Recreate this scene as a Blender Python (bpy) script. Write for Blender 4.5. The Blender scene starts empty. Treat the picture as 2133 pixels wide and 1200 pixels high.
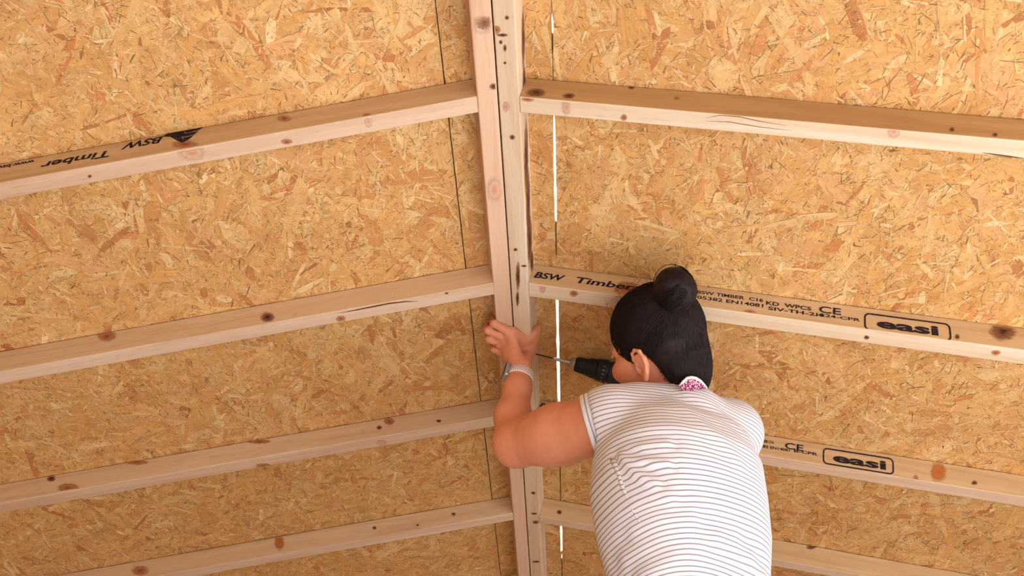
import bpy, bmesh, math, random
import numpy as np
from mathutils import Vector, Matrix

random.seed(7)
RNG = np.random.default_rng(12)
S = bpy.context.scene
COL = S.collection

# ------------------------------------------------------------------ camera
F_PX = 2031.653
RC = np.array([[0.998958, 0.045646, 0.000510],
               [-0.031028, 0.687146, -0.725857],
               [-0.033483, 0.725084, 0.687846]])          # rows: right, down, forward
CAM = np.array([0.0, 0.0, 1.2])
cd = bpy.data.cameras.new('camera')
cam = bpy.data.objects.new('camera', cd)
COL.objects.link(cam)
cd.sensor_fit = 'HORIZONTAL'
cd.sensor_width = 36.0
cd.lens = 36.0 * F_PX / 2133.0
cd.clip_start = 0.02
M = Matrix.Identity(4)
for r in range(3):
    M[r][0] = RC[0][r]; M[r][1] = -RC[1][r]; M[r][2] = -RC[2][r]; M[r][3] = CAM[r]
cam.matrix_world = M
S.camera = cam

# ------------------------------------------------------------------ light
S.view_settings.view_transform = 'Standard'
S.view_settings.look = 'None'
S.view_settings.gamma = 1.0
S.view_settings.use_curve_mapping = False
S.view_settings.exposure = 0.2

W = bpy.data.worlds.new('sky'); S.world = W; W.use_nodes = True
bg = W.node_tree.nodes['Background']
bg.inputs['Color'].default_value = (0.80, 0.90, 1.0, 1)
bg.inputs['Strength'].default_value = 1.3

sd = bpy.data.lights.new('sun', 'SUN'); sun = bpy.data.objects.new('sun', sd); COL.objects.link(sun)
sd.energy = 20.0; sd.angle = 0.02; sd.color = (0.90, 0.95, 1.0)
sdir = Vector((-1.0, -0.05, -0.85)).normalized()
sun.rotation_euler = sdir.to_track_quat('-Z', 'Y').to_euler()
sun.location = (-3, -3, 6)

# ------------------------------------------------------------------ helpers
def at(px, py, d):
    """world point seen at photo pixel (px, py), d metres deep along the view axis"""
    q = np.array([(px - 1066.5) / F_PX * d, (py - 600.0) / F_PX * d, d])
    return CAM + RC.T @ q
def ray(px, py):
    v = RC.T @ np.array([(px - 1066.5) / F_PX, (py - 600.0) / F_PX, 1.0])
    return v
def nz(v):
    v = np.asarray(v, float); return v / np.linalg.norm(v)

def tag(o, label=None, cat=None, group=None, kind=None):
    if label: o['label'] = label
    if cat: o['category'] = cat
    if group: o['group'] = group
    if kind: o['kind'] = kind
    return o
def empty(name, loc, M4=None):
    o = bpy.data.objects.new(name, None); COL.objects.link(o)
    o.empty_display_size = 0.05
    if M4 is not None: o.matrix_world = M4
    else: o.location = Vector(loc)
    bpy.context.view_layer.update()
    return o
def mesh_obj(name, verts, faces, mat, parent=None, smooth=False, M4=None, local=False):
    """verts in world space unless local; the object gets matrix M4 (or parent's)"""
    me = bpy.data.meshes.new(name)
    me.from_pydata([tuple(map(float, v)) for v in verts], [], [tuple(map(int, f)) for f in faces])
    return finish(name, me, mat, parent, smooth, M4, local)
def finish(name, me, mat, parent=None, smooth=False, M4=None, local=False):
    o = bpy.data.objects.new(name, me); COL.objects.link(o)
    if mat: me.materials.append(mat)
    me.polygons.foreach_set('use_smooth', [bool(smooth)] * len(me.polygons))
    if parent is not None:
        o.parent = parent
        PM = WM[parent.name]
    else:
        PM = Matrix.Identity(4)
    T = M4 if M4 is not None else PM
    WM[o.name] = T.copy()
    if not local:
        me.transform(T.inverted())
    if parent is None: o.matrix_world = T
    else: o.matrix_local = PM.inverted() @ T
    me.update()
    return o
WM = {}
def root(name, loc, label, cat, group=None, M4=None):
    if M4 is None: M4 = Matrix.Translation(Vector(loc))
    o = empty(name, loc, M4); WM[o.name] = M4.copy()
    return tag(o, label, cat, group)
def frame_m(o, X, Y, Z):
    m = Matrix.Identity(4)
    for r in range(3):
        m[r][0] = X[r]; m[r][1] = Y[r]; m[r][2] = Z[r]; m[r][3] = o[r]
    return m
def bm_mesh(name, bm):
    me = bpy.data.meshes.new(name); bm.to_mesh(me); bm.free(); return me
def box_bm(x0, x1, y0, y1, z0, z1, bevel=0.0, seg=2):
    bm = bmesh.new()
    vs = [bm.verts.new(p) for p in ((x0,y0,z0),(x1,y0,z0),(x1,y1,z0),(x0,y1,z0),(x0,y0,z1),(x1,y0,z1),(x1,y1,z1),(x0,y1,z1))]
    for f in ((0,3,2,1),(4,5,6,7),(0,1,5,4),(1,2,6,5),(2,3,7,6),(3,0,4,7)):
        bm.faces.new([vs[i] for i in f])
    if bevel:
        bmesh.ops.bevel(bm, geom=bm.edges[:], offset=bevel, segments=seg, affect='EDGES', profile=0.5)
    bmesh.ops.recalc_face_normals(bm, faces=bm.faces[:])
    return bm
def tube(pts, rad, n=8, closed=False, cap=True):
    """tube along pts (list of 3-vectors) with radius or list of radii -> verts, faces"""
    P = np.array(pts, float); m = len(P)
    R = np.full(m, rad, float) if np.isscalar(rad) else np.array(rad, float)
    if closed: T = np.roll(P, -1, 0) - np.roll(P, 1, 0)
    else:
        T = np.gradient(P, axis=0)
    T /= np.linalg.norm(T, axis=1)[:, None] + 1e-12
    a = np.array([0, 0, 1.0]) if abs(T[0][2]) < 0.9 else np.array([1.0, 0, 0])
    U = nz(np.cross(T[0], a)); vs = []
    for i in range(m):
        U = U - T[i] * (U @ T[i]); U = nz(U); V = np.cross(T[i], U)
        for k in range(n):
            w = 2 * math.pi * k / n
            vs.append(P[i] + R[i] * (math.cos(w) * U + math.sin(w) * V))
    fs = []
    for i in range(m if closed else m - 1):
        j = (i + 1) % m
        for k in range(n):
            l = (k + 1) % n
            fs.append((i*n+k, i*n+l, j*n+l, j*n+k))
    if cap and not closed:
        fs.append(tuple(reversed(range(n)))); fs.append(tuple(range((m-1)*n, m*n)))
    return vs, fs
def lathe(axis_o, axis_d, prof, n=28):
    """prof: list of (distance along the axis, radius)"""
    d = nz(axis_d); a = np.array([0,0,1.0]) if abs(d[2]) < .9 else np.array([1.0,0,0])
    U = nz(np.cross(d, a)); V = np.cross(d, U); vs = []; fs = []
    for (s, r) in prof:
        for k in range(n):
            w = 2*math.pi*k/n
            vs.append(np.asarray(axis_o) + d*s + r*(math.cos(w)*U + math.sin(w)*V))
    for i in range(len(prof)-1):
        for k in range(n):
            l = (k+1) % n
            fs.append((i*n+k, i*n+l, (i+1)*n+l, (i+1)*n+k))
    fs.append(tuple(reversed(range(n)))); fs.append(tuple(range((len(prof)-1)*n, len(prof)*n)))
    return vs, fs
def join(parts):
    V = []; Fc = []
    for v, f in parts:
        o = len(V); V += list(v); Fc += [tuple(i+o for i in q) for q in f]
    return V, Fc

# ------------------------------------------------------------------ materials
def srgb(r, g, b):
    def c(v):
        v /= 255.0
        return v/12.92 if v <= 0.04045 else ((v+0.055)/1.055)**2.4
    return (c(r), c(g), c(b), 1.0)
class Mat:
    def __init__(s, name, rough=0.7, color=(.8,.8,.8,1), spec=0.3, metal=0.0):
        s.m = bpy.data.materials.new(name); s.m.use_nodes = True
        s.t = s.m.node_tree; s.n = s.t.nodes; s.b = s.n['Principled BSDF']
        s.b.inputs['Roughness'].default_value = rough
        s.b.inputs['Base Color'].default_value = color
        s.b.inputs['Specular IOR Level'].default_value = spec
        s.b.inputs['Metallic'].default_value = metal
    def node(s, typ, **kw):
        x = s.n.new(typ)
        for k, v in kw.items():
            if k.startswith('i_'): x.inputs[k[2:].replace('_', ' ')].default_value = v
            else: setattr(x, k, v)
        return x
    def link(s, a, b): s.t.links.new(a, b)
    def math(s, op, a, b=None, clamp=False):
        x = s.n.new('ShaderNodeMath'); x.operation = op; x.use_clamp = clamp
        for i, v in enumerate((a, b)):
            if v is None: continue
            if isinstance(v, (int, float)): x.inputs[i].default_value = v
            else: s.link(v, x.inputs[i])
        return x.outputs[0]
    def mix(s, fac, a, b, blend='MIX'):
        x = s.n.new('ShaderNodeMix'); x.data_type = 'RGBA'; x.blend_type = blend
        for i, v in ((0, fac), (6, a), (7, b)):
            if isinstance(v, (int, float)): x.inputs[i].default_value = v
            elif isinstance(v, tuple): x.inputs[i].default_value = v
            else: s.link(v, x.inputs[i])
        return x.outputs[2]
    def ramp(s, fac, stops):
        x = s.n.new('ShaderNodeValToRGB'); e = x.color_ramp.elements
        while len(e) < len(stops): e.new(0.5)
        for q, (p, c) in zip(e, stops): q.position = p; q.color = c
        s.link(fac, x.inputs[0]); return x.outputs[0]
    def coords(s, kind='Object', scale=(1,1,1), loc=None):
        tc = s.n.new('ShaderNodeTexCoord'); mp = s.n.new('ShaderNodeMapping')
        mp.inputs['Scale'].default_value = scale
        s.link(tc.outputs[kind], mp.inputs[0])
        if loc is not None: s.link(loc, mp.inputs['Location'])
        return mp.outputs[0]
    def noise(s, vec, scale, detail=3, rough=0.5, dist=0.0):
        x = s.n.new('ShaderNodeTexNoise'); s.link(vec, x.inputs['Vector'])
        x.inputs['Scale'].default_value = scale; x.inputs['Detail'].default_value = detail
        x.inputs['Roughness'].default_value = rough; x.inputs['Distortion'].default_value = dist
        return x.outputs['Fac']
    def bump(s, h, strength=0.3, dist=0.001):
        x = s.n.new('ShaderNodeBump'); x.inputs['Strength'].default_value = strength
        x.inputs['Distance'].default_value = dist
        s.link(h, x.inputs['Height']); s.link(x.outputs[0], s.b.inputs['Normal'])
    def base(s, c): s.link(c, s.b.inputs['Base Color'])

def pine(name, pale, mid, dark, fleck=0.5):
    m = Mat(name, rough=0.65, spec=0.25)
    oi = m.n.new('ShaderNodeObjectInfo')
    off = m.n.new('ShaderNodeCombineXYZ')
    r50 = m.math('MULTIPLY', oi.outputs['Random'], 37.0)
    m.link(r50, off.inputs[0]); m.link(r50, off.inputs[1]); m.link(r50, off.inputs[2])
    v = m.coords('Object', (1.2, 22, 22), off.outputs[0])
    g = m.noise(v, 1.6, 3, 0.55, 0.7)
    rings = m.math('FRACT', m.math('MULTIPLY', g, 7.0))
    rings = m.math('SMOOTH_MIN', rings, m.math('SUBTRACT', 1.0, rings))
    c = m.ramp(g, [(0.25, pale), (0.5, mid), (0.78, dark)])
    c = m.mix(m.math('MULTIPLY', m.math('SUBTRACT', 0.45, rings, True), 0.55), c, dark)
    v2 = m.coords('Object', (9, 160, 160), off.outputs[0])
    f = m.noise(v2, 3.0, 2, 0.6)
    fl = m.ramp(f, [(0.60, (0,0,0,1)), (0.72, (1,1,1,1))])
    c = m.mix(m.math('MULTIPLY', fl, fleck), c, tuple(x*0.55 for x in dark[:3]) + (1,))
    v3 = m.coords('Object', (2.0, 5, 5), off.outputs[0])
    t = m.noise(v3, 1.0, 2)
    c = m.mix(m.ramp(t, [(0.35, (0,0,0,1)), (0.7, (0.5,0.5,0.5,1))]), c, mid)
    m.base(c)
    m.bump(f, 0.35, 0.0006)
    return m.m
PINE_TAN = pine('planed pine', srgb(228,202,178), srgb(218,184,154), srgb(196,152,118))
PINE_PINK = pine('pinkish pine', srgb(228,196,168), srgb(216,176,144), srgb(190,142,110), 0.25)
SHADED_BROWN = pine('brown heartwood face', srgb(206,164,114), srgb(190,146,96), srgb(160,114,68), 0.3)  # this and next two: wood tone deepened to carry shade on camera-facing sides
SHADED_TAN = pine('tan planed face', srgb(220,186,144), srgb(208,170,124), srgb(184,140,92), 0.4)
SHADED_PALE = pine('light tan face', srgb(226,194,156), srgb(216,180,140), srgb(192,148,104), 0.6)
PINE_PALE = pine('pale pine', srgb(232,212,188), srgb(224,196,164), srgb(204,166,128), 0.35)

def osb_flake():
    m = Mat('OSB strands', rough=0.6, spec=0.3)
    at_ = m.n.new('ShaderNodeAttribute'); at_.attribute_name = 'tone'
    v = m.coords('UV', (10, 420, 1))
    g = m.noise(v, 1.0, 3, 0.6, 0.4)
    v2 = m.coords('UV', (3, 90, 1)); g2 = m.noise(v2, 1.0, 2, 0.6, 0.6)
    hs = m.n.new('ShaderNodeHueSaturation')
    m.link(at_.outputs['Color'], hs.inputs['Color'])
    m.link(m.math('ADD', m.math('MULTIPLY', g, 0.5), m.math('ADD', m.math('MULTIPLY', g2, 0.5), 0.5)), hs.inputs['Value'])
    oc = m.coords('Object', (1,1,1)); bl = m.noise(oc, 22, 4, .7, 1.0)
    c = m.mix(m.ramp(g, [(0.56, (0,0,0,1)), (0.74, (0.5,0.5,0.5,1))]), hs.outputs[0], srgb(142, 92, 46))
    c = m.mix(m.ramp(bl, [(.35, (.5,.5,.5,1)), (.65, (0,0,0,1))]), c, srgb(196,142,84))
    def curls(sc, wdt, seed, keep):
        o_ = m.coords('Object', (1,1,1)); ad = m.n.new('ShaderNodeVectorMath'); ad.operation = 'ADD'; ad.inputs[1].default_value = (seed, seed*2, 0)
        m.link(o_, ad.inputs[0]); v_ = ad.outputs[0]
        n1 = m.noise(v_, sc, 2, .6, .8); n2 = m.noise(v_, sc*.55, 2, .6)
        l_ = m.ramp(m.math('ABSOLUTE', m.math('SUBTRACT', n1, .5)), [(wdt*.4, (1,1,1,1)), (wdt, (0,0,0,1))])
        return m.math('MULTIPLY', l_, m.ramp(n2, [(keep, (0,0,0,1)), (keep+.05, (1,1,1,1))]))
    c = m.mix(m.math('MULTIPLY', curls(75, .022, 3.0, .535), .7), c, srgb(124, 78, 36))
    c = m.mix(m.math('MULTIPLY', curls(60, .020, 9.0, .52), .6), c, srgb(236, 202, 150))
    c = m.mix(m.math('MULTIPLY', curls(130, .03, 17.0, .545), .55), c, srgb(140, 92, 48))
    m.base(c); m.bump(g, 0.5, 0.0008)
    return m.m
def osb_base():
    m = Mat('OSB board', rough=0.7, spec=0.2)
    v = m.coords('Object', (1,1,1))
    a = m.noise(v, 38, 5, 0.7, 1.2)
    b = m.noise(v, 160, 3, 0.7, 0.6)
    c = m.ramp(a, [(0.3, srgb(150,100,52)), (0.45, srgb(205,158,98)), (0.6, srgb(225,186,128)), (0.75, srgb(190,138,82))])
    c = m.mix(m.ramp(b, [(0.55, (0,0,0,1)), (0.7, (0.7,0.7,0.7,1))]), c, srgb(120,76,36))
    m.base(c); m.bump(b, 0.5, 0.001)
    return m.m
OSB = osb_base(); FLAKE = osb_flake()

def knot_mat(name, core, rim):
    m = Mat(name, rough=0.6, spec=0.2)
    v = m.coords('UV', (1,1,1))
    ln = m.n.new('ShaderNodeVectorMath'); ln.operation = 'LENGTH'
    m.link(v, ln.inputs[0])
    oc = m.coords('Object', (60, 260, 260))
    w = m.noise(oc, 1.0, 3, 0.6, 0.5)
    d = m.math('ADD', ln.outputs['Value'], m.math('MULTIPLY', m.math('SUBTRACT', w, 0.5), 0.7))
    rg = m.math('SINE', m.math('MULTIPLY', d, 22.0))
    c = m.ramp(d, [(0.1, core), (0.65, rim)])
    c = m.mix(m.math('MULTIPLY', rg, 0.25, True), c, core)
    m.base(c)
    al = m.ramp(d, [(0.45, (1,1,1,1)), (0.95, (0,0,0,1))])
    m.link(al, m.b.inputs['Alpha'])
    return m.m
KNOT_RED = knot_mat('red brown knot', srgb(140,72,40), srgb(196,136,96))
KNOT_DARK = knot_mat('dark knot', srgb(62,32,24), srgb(150,98,64))
KNOT_PINK = knot_mat('pinkish knot shadow', srgb(196,136,108), srgb(222,184,152))  # faint pink knots, the wood's own colour
KNOT_RESIN = knot_mat('orange resin pocket', srgb(178,96,44), srgb(196,118,60))

INK = Mat('black stamp ink', rough=0.7, color=srgb(38,30,40), spec=0.1)
_v = INK.coords('Object', (1,1,1)); _n = INK.noise(_v, 260, 3, 0.7)
INK.base(INK.ramp(_n, [(0.35, srgb(28,22,32)), (0.72, srgb(66,50,48))]))
INK.link(INK.ramp(_n, [(0.60, (1,1,1,1)), (0.72, (0.25,0.25,0.25,1))]), INK.b.inputs['Alpha'])
INK = INK.m

# ------------------------------------------------------------------ roof geometry (metres), fitted to the photograph
B = 0.038
A_ = {'L': 0.183616, 'R': 0.226085}
APEX = CAM + np.array([-1.91065*B, 0.0, 39.74613*B])
HR = 1.5959*B                                              # rafter depth
WP = {'L': 0.98230*B, 'R': 1.03430*B}                      # ridge timber widths
SEAM = {'L': 2.63072*B, 'R': 2.69046*B}
YR = {'L': [26.9591, 39.5566, 52.2061, 64.5292, 76.9], 'R': [26.9237, 39.5656, 52.3995, 64.7146, 77.0]}
SK = {'L': [0.04084, 0.02121, -0.00601, -0.02153, -0.02], 'R': [-0.01314, 0.00063, -0.0001, 0.00806, 0.008]}
OD = {'L': [-0.07635, -0.00621, -0.09758, -0.04486, 0.0], 'R': [0.01542, 0.01958, 0.04513, 0.07799, 0.03]}
BW = {'L': [0.93865, 0.96709, 1.0588, 0.98504, 1.0], 'R': [0.93011, 1.09715, 1.03382, 0.93789, 1.0]}
TEND = 1.95
Y0, Y1 = -0.9, 3.75
def uv_frame(s):
    sg = -1 if s == 'L' else 1
    a = A_[s]
    return np.array([sg*math.cos(a), 0, -math.sin(a)]), np.array([-sg*math.sin(a), 0, -math.cos(a)])
U = {}; N = {}
for s in 'LR': U[s], N[s] = uv_frame(s)
EY = np.array([0, 1.0, 0])
def roofpt(s, t, y, n=0.0): return APEX + U[s]*t + EY*y + N[s]*n
def hit_ceiling(s, px, py):
    d = ray(px, py); k = (APEX - CAM) @ N[s] / (d @ N[s]); P = CAM + d*k
    return (P - APEX) @ U[s], P[1]
T_OUT = {s: HR*math.tan(A_[s]) + WP[s] for s in 'LR'}

# ---- ceiling boards: sheets of OSB, each a part of the ceiling
ceil = root('ceiling', (APEX[0], 1.5, APEX[2]), None, None)
ceil['kind'] = 'structure'
ceil['label'] = 'pitched OSB board ceiling over pine rafters, sloping down either side of the ridge'

PAL = np.array([srgb(*c)[:3] for c in ((226,180,120),(232,190,132),(220,170,108),(236,202,150),(228,178,128),(212,154,96),(224,174,112),(212,164,106),(230,186,124))])
PAL = PAL*np.array([.93,.82,.66]); TONE_K = np.array([.95,.86,.72])
PW = np.array([.2,.17,.15,.1,.12,.05,.12,.04,.05]); PW /= PW.sum()
RED = np.array([srgb(*c)[:3] for c in ((206,140,88),(198,128,78),(212,150,100),(190,122,74))])
DRK = np.array([srgb(*c)[:3] for c in ((150,100,54),(122,78,40),(168,116,66),(138,104,62))])
LGT = np.array([srgb(*c)[:3] for c in ((240,208,156),(236,200,144),(244,216,170))])

def strands(name, parent, s, t0f, t1f, ya, yb, ta, tb):
    """thin pressed wood strands lying on the underside of one sheet, one mesh"""
    area = (tb-ta)*(yb-ya)
    def gen(n, L, Wd, tones, zlo, zhi, jit, tilt):
        return dict(c=np.stack([RNG.uniform(ta, tb, n), RNG.uniform(ya, yb, n)], 1), L=L, W=Wd, tone=tones, z=RNG.uniform(zlo, zhi, n), jit=jit, tilt=tilt, n=n)
    sets = []
    n = int(area*1900)
    L = np.clip(RNG.lognormal(math.log(.082), .5, n), .022, .2); Wd = np.clip(RNG.lognormal(math.log(.019), .6, n), .003, .06)
    Wd = np.minimum(Wd, L*.5)
    sets.append(gen(n, L, Wd, PAL[RNG.choice(len(PAL), n, p=PW)] * RNG.uniform(.92, 1.05, (n,1)), .0001, .0010, .22, .006))
    n = int(area*130)
    L = np.clip(RNG.lognormal(math.log(.06), .4, n), .03, .13); Wd = np.clip(RNG.lognormal(math.log(.013), .4, n), .006, .034)
    sets.append(gen(n, L, Wd, TONE_K*RED[RNG.choice(4, n)] * RNG.uniform(.85, 1.1, (n,1)), .0007, .00115, .2, .006))
    n = int(area*420)
    L = np.clip(RNG.lognormal(math.log(.045), .4, n), .02, .1); Wd = np.clip(RNG.lognormal(math.log(.006), .5, n), .0015, .02)
    sets.append(gen(n, L, Wd, TONE_K*LGT[RNG.choice(3, n)] * RNG.uniform(.9, 1.05, (n,1)), .0006, .0012, .25, .008))
    n = int(area*2400)
    L = np.clip(RNG.lognormal(math.log(.012), .5, n), .004, .04); Wd = np.clip(RNG.lognormal(math.log(.0010), .4, n), .0005, .0024)
    sets.append(gen(n, L, Wd, TONE_K*DRK[RNG.choice(4, n)] * RNG.uniform(.7, 1.3, (n,1)), .0011, .0014, .4, .004))
    n = int(area*1500)
    L = np.clip(RNG.lognormal(math.log(.016), .5, n), .006, .05); Wd = np.clip(RNG.lognormal(math.log(.0018), .4, n), .0008, .004)
    sets.append(gen(n, L, Wd, TONE_K*LGT[RNG.choice(3, n)] * RNG.uniform(.85, 1.0, (n,1)), .0011, .0015, .4, .004))
    VV = []; TT = []; UVv = []
    for g in sets:
        n = g['n']
        th = RNG.uniform(0, math.pi, n)
        bias = RNG.random(n) < .35
        th = np.where(bias, RNG.normal(math.pi/2, .5, n), th)
        fx = np.array([-.5, -.44, -.25, 0, .25, .44, .5]); m7 = 7
        xt = (fx[None, :] + RNG.normal(0, .025, (n, 7)) + fx[None, :]*0 + (np.abs(fx) > .4)*RNG.normal(0, g['jit']*.35, (n, 1)))*g['L'][:, None]
        xb = (fx[None, :] + RNG.normal(0, .025, (n, 7)) + fx[None, :]*0 + (np.abs(fx) > .4)*RNG.normal(0, g['jit']*.35, (n, 1)))*g['L'][:, None]
        taper = RNG.uniform(.35, 1.0, (n, 2))
        wt = .5*g['W'][:, None]*(1 + RNG.normal(0, g['jit']*.45, (n, 7))); wb = .5*g['W'][:, None]*(1 + RNG.normal(0, g['jit']*.45, (n, 7)))
        for w in (wt, wb):
            w[:, 0] *= taper[:, 0]*.6; w[:, 1] *= .5+.5*taper[:, 0]; w[:, 6] *= taper[:, 1]*.6; w[:, 5] *= .5+.5*taper[:, 1]
        bend = RNG.normal(0, .06, n)[:, None]
        lx = np.concatenate([xt, xb], 1); ly = np.concatenate([wt, -wb], 1) + bend*(lx**2)/np.maximum(g['L'][:, None], .01)
        ct, st = np.cos(th)[:, None], np.sin(th)[:, None]
        T_ = g['c'][:, :1] + lx*ct - ly*st
        Yy = g['c'][:, 1:] + lx*st + ly*ct
        Z_ = g['z'][:, None] + lx*RNG.normal(0, g['tilt'], (n,1)) + ly*RNG.normal(0, g['tilt']*3, (n,1))
        Z_ = np.clip(Z_, -.0006, .0022)
        Yy = np.clip(Yy, ya, yb)
        T_ = np.clip(T_, t0f(Yy)+.0002, t1f(Yy)-.0002)
        VV.append(np.stack([T_, Yy, Z_], 2)); TT.append(np.repeat(g['tone'][:, None, :], 14, 1))
        o = RNG.uniform(0, 40, (n, 2))
        UVv.append(np.stack([lx+o[:, :1], ly+o[:, 1:]], 2))
    V = np.concatenate(VV).reshape(-1, 3); T = np.concatenate(TT).reshape(-1, 3); UVv = np.concatenate(UVv).reshape(-1, 2)
    nS = len(V)//14
    P = APEX[None] + V[:, :1]*U[s] + V[:, 1:2]*EY + V[:, 2:]*N[s]
    base = (np.arange(nS)*14)[:, None, None]
    q = np.array([[k, k+1, k+8, k+7] for k in range(6)])
    if s == 'R': q = q[:, ::-1]
    Q = (base + q[None]).reshape(-1)
    me = bpy.data.meshes.new(name)
    me.vertices.add(len(P)); me.loops.add(len(Q)); me.polygons.add(len(Q)//4)
    me.vertices.foreach_set('co', P.ravel()); me.loops.foreach_set('vertex_index', Q)
    me.polygons.foreach_set('loop_start', np.arange(0, len(Q), 4)); me.polygons.foreach_set('loop_total', np.full(len(Q)//4, 4))
    ca = me.attributes.new('tone', 'FLOAT_COLOR', 'POINT')
    ca.data.foreach_set('color', np.concatenate([T, np.ones((len(T),1))], 1).ravel())
    uvl = me.uv_layers.new(name='UVMap'); uvl.data.foreach_set('uv', UVv[Q].ravel())
    me.update(); me.validate()
    o = finish(name, me, FLAKE, parent); o['kind'] = 'stuff'
    return o

TH = 0.015
def sheet(s, ya, yb, t0f, t1f, detail, lap=lambda y: 0.0*y):
    n = max(2, int((yb-ya)/0.012)) if detail else 2
    ys = np.linspace(ya, yb, n)
    V = []
    for y in ys:
        a, b = float(t0f(np.array(y))), float(t1f(np.array(y)))
        a2 = a - float(lap(np.array(y)))
        V += [roofpt(s, a, y, 0), roofpt(s, b, y, 0), roofpt(s, b, y, -TH), roofpt(s, a2, y, -TH)]
    Fc = []
    for i in range(n-1):
        for k in range(4):
            l = (k+1) % 4
            q = (i*4+k, i*4+l, (i+1)*4+l, (i+1)*4+k)
            Fc.append(q if s == 'R' else q[::-1])
    Fc.append((0,1,2,3)); Fc.append((4*n-1, 4*n-2, 4*n-3, 4*n-4))
    T = Matrix.Translation(Vector(roofpt(s, .3, (ya+yb)/2)))
    o = mesh_obj('osb_panel', V, Fc, OSB, ceil, M4=T)
    if detail:
        v0, v1 = max(ya, .5), min(yb, 3.35)
        if v1 > v0:
            a = max(0.0, float(np.min(t0f(np.linspace(v0, v1, 20)))))
            b = min(float(np.max(t1f(np.linspace(v0, v1, 20)))), 1.9)
            strands('wood_strands', o, s, t0f, t1f, v0, v1, a, b)
    return o
# the slit beside the right-hand strip: (photo row, gap in mm)
_slit = [(-200,.6),(25,.8),(36,5.2),(78,4.8),(84,3.4),(108,3.2),(114,.8),(232,3.5),(240,5.2),(300,5.6),(380,6.4),(465,6.2),(474,3.6),(500,3.4),(528,3.4),(534,.8),(612,.8),(620,7.0),(700,7.6),(780,7.8),(838,7.4),(846,3.0),(948,2.6),(1030,2.8),(1038,2.0),(1090,3.0),(1098,7.2),(1150,7.4),(1158,3.0),(1164,5.5),(1172,2.8),(1200,3.0),(1300,1.0)]
_sy = np.array([hit_ceiling('R', 1150 + (y-40)*.0175, y)[1] for y, g in _slit]); _sg = np.array([g for y, g in _slit])*1.0e-3
_wob_y = np.arange(-2, 5, .021); _wob = RNG.normal(0, .0006, len(_wob_y))
def gapw(y): return np.interp(y, _sy, _sg) + np.interp(y, _wob_y, _wob)
strip_out = {'R': lambda y: SEAM['R'] - gapw(y)*.55 + 0*y, 'L': lambda y: SEAM['L'] - .0016 + np.interp(y, _wob_y, _wob)*.6}
main_in = {'R': lambda y: SEAM['R'] + gapw(y)*.45 + 0*y, 'L': lambda y: SEAM['L'] + .0007 + 0*y}
for s in 'LR':
    yc = [v*B + .5*B for v in YR[s]]; yj = [yc[1] + SK[s][1]*.55, yc[3] + SK[s][3]*.55]
    for ya, yb in ((Y0, yj[0]), (yj[0], yj[1]), (yj[1], Y1)):
        sheet(s, ya+.0006, yb-.0006, main_in[s], lambda y: TEND + 0*y, True, lap=(lambda y: .003 + 0*y) if s == 'L' else (lambda y: np.where(gapw(y) < .0042, gapw(y) + .0015, 0.0)))
    for ya, yb in ((Y0, yc[0]), (yc[0], yc[2]), (yc[2], yc[4]), (yc[4], Y1)):
        sheet(s, ya+.0006, yb-.0006, lambda y: .0015 + 0*y, strip_out[s], True)

# ---- rafters and ridge timbers
RAFT = {}
RLAB = {('L',0): 'pine rafter left of the ridge, topmost, with upside-down black stamp and logo',
        ('L',1): 'knotty pine rafter left of the ridge just above the raised hand, with a long crack',
        ('L',2): 'pine rafter left of the ridge meeting the elbow, with a large round knot',
        ('L',3): 'pine rafter left of the ridge below the bent elbow, with an orange brown patch',
        ('L',4): 'last pine rafter left of the ridge, its end barely showing at the bottom edge',
        ('R',0): 'unstamped pine rafter right of the ridge, topmost, with dark knots by the ridge',
        ('R',1): 'stamped pine rafter right of the ridge passing behind the hair bun',
        ('R',2): 'stamped pine rafter right of the shoulder with an orange resin patch',
        ('R',3): 'unstamped pine rafter right of the ridge passing behind the lower back of the striped shirt',
        ('R',4): 'last pine rafter right of the ridge, its end barely showing at the bottom edge'}
def beam_mesh(L, w, h, bev=0.0022, nseg=10, wob=0.0):
    """a timber lying along +x, y 0..w, z 0..h with eased edges"""
    prof = []
    for (cy, cz, a0) in ((bev, bev, 180), (w-bev, bev, 270), (w-bev, h-bev, 0), (bev, h-bev, 90)):
        for k in range(3):
            a = math.radians(a0 + 45*k); prof.append((cy + bev*math.cos(a), cz + bev*math.sin(a)))
    n = len(prof); V = []; Fc = []
    for i in range(nseg+1):
        x = L*i/nseg
        dy = wob*math.sin(i*1.3); dz = wob*math.cos(i*.9)
        V += [(x, y+dy*.5, z + (dz*.5 if z > h/2 else 0)) for y, z in prof]
    for i in range(nseg):
        for k in range(n):
            l = (k+1) % n; Fc.append((i*n+k, (i+1)*n+k, (i+1)*n+l, i*n+l))
    Fc.append(tuple(range(n))); Fc.append(tuple(reversed(range(nseg*n, (nseg+1)*n))))
    me = bpy.data.meshes.new('timber'); me.from_pydata(V, [], Fc)
    bm = bmesh.new(); bm.from_mesh(me); bmesh.ops.recalc_face_normals(bm, faces=bm.faces[:]); bm.to_mesh(me); bm.free()
    return me
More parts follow.
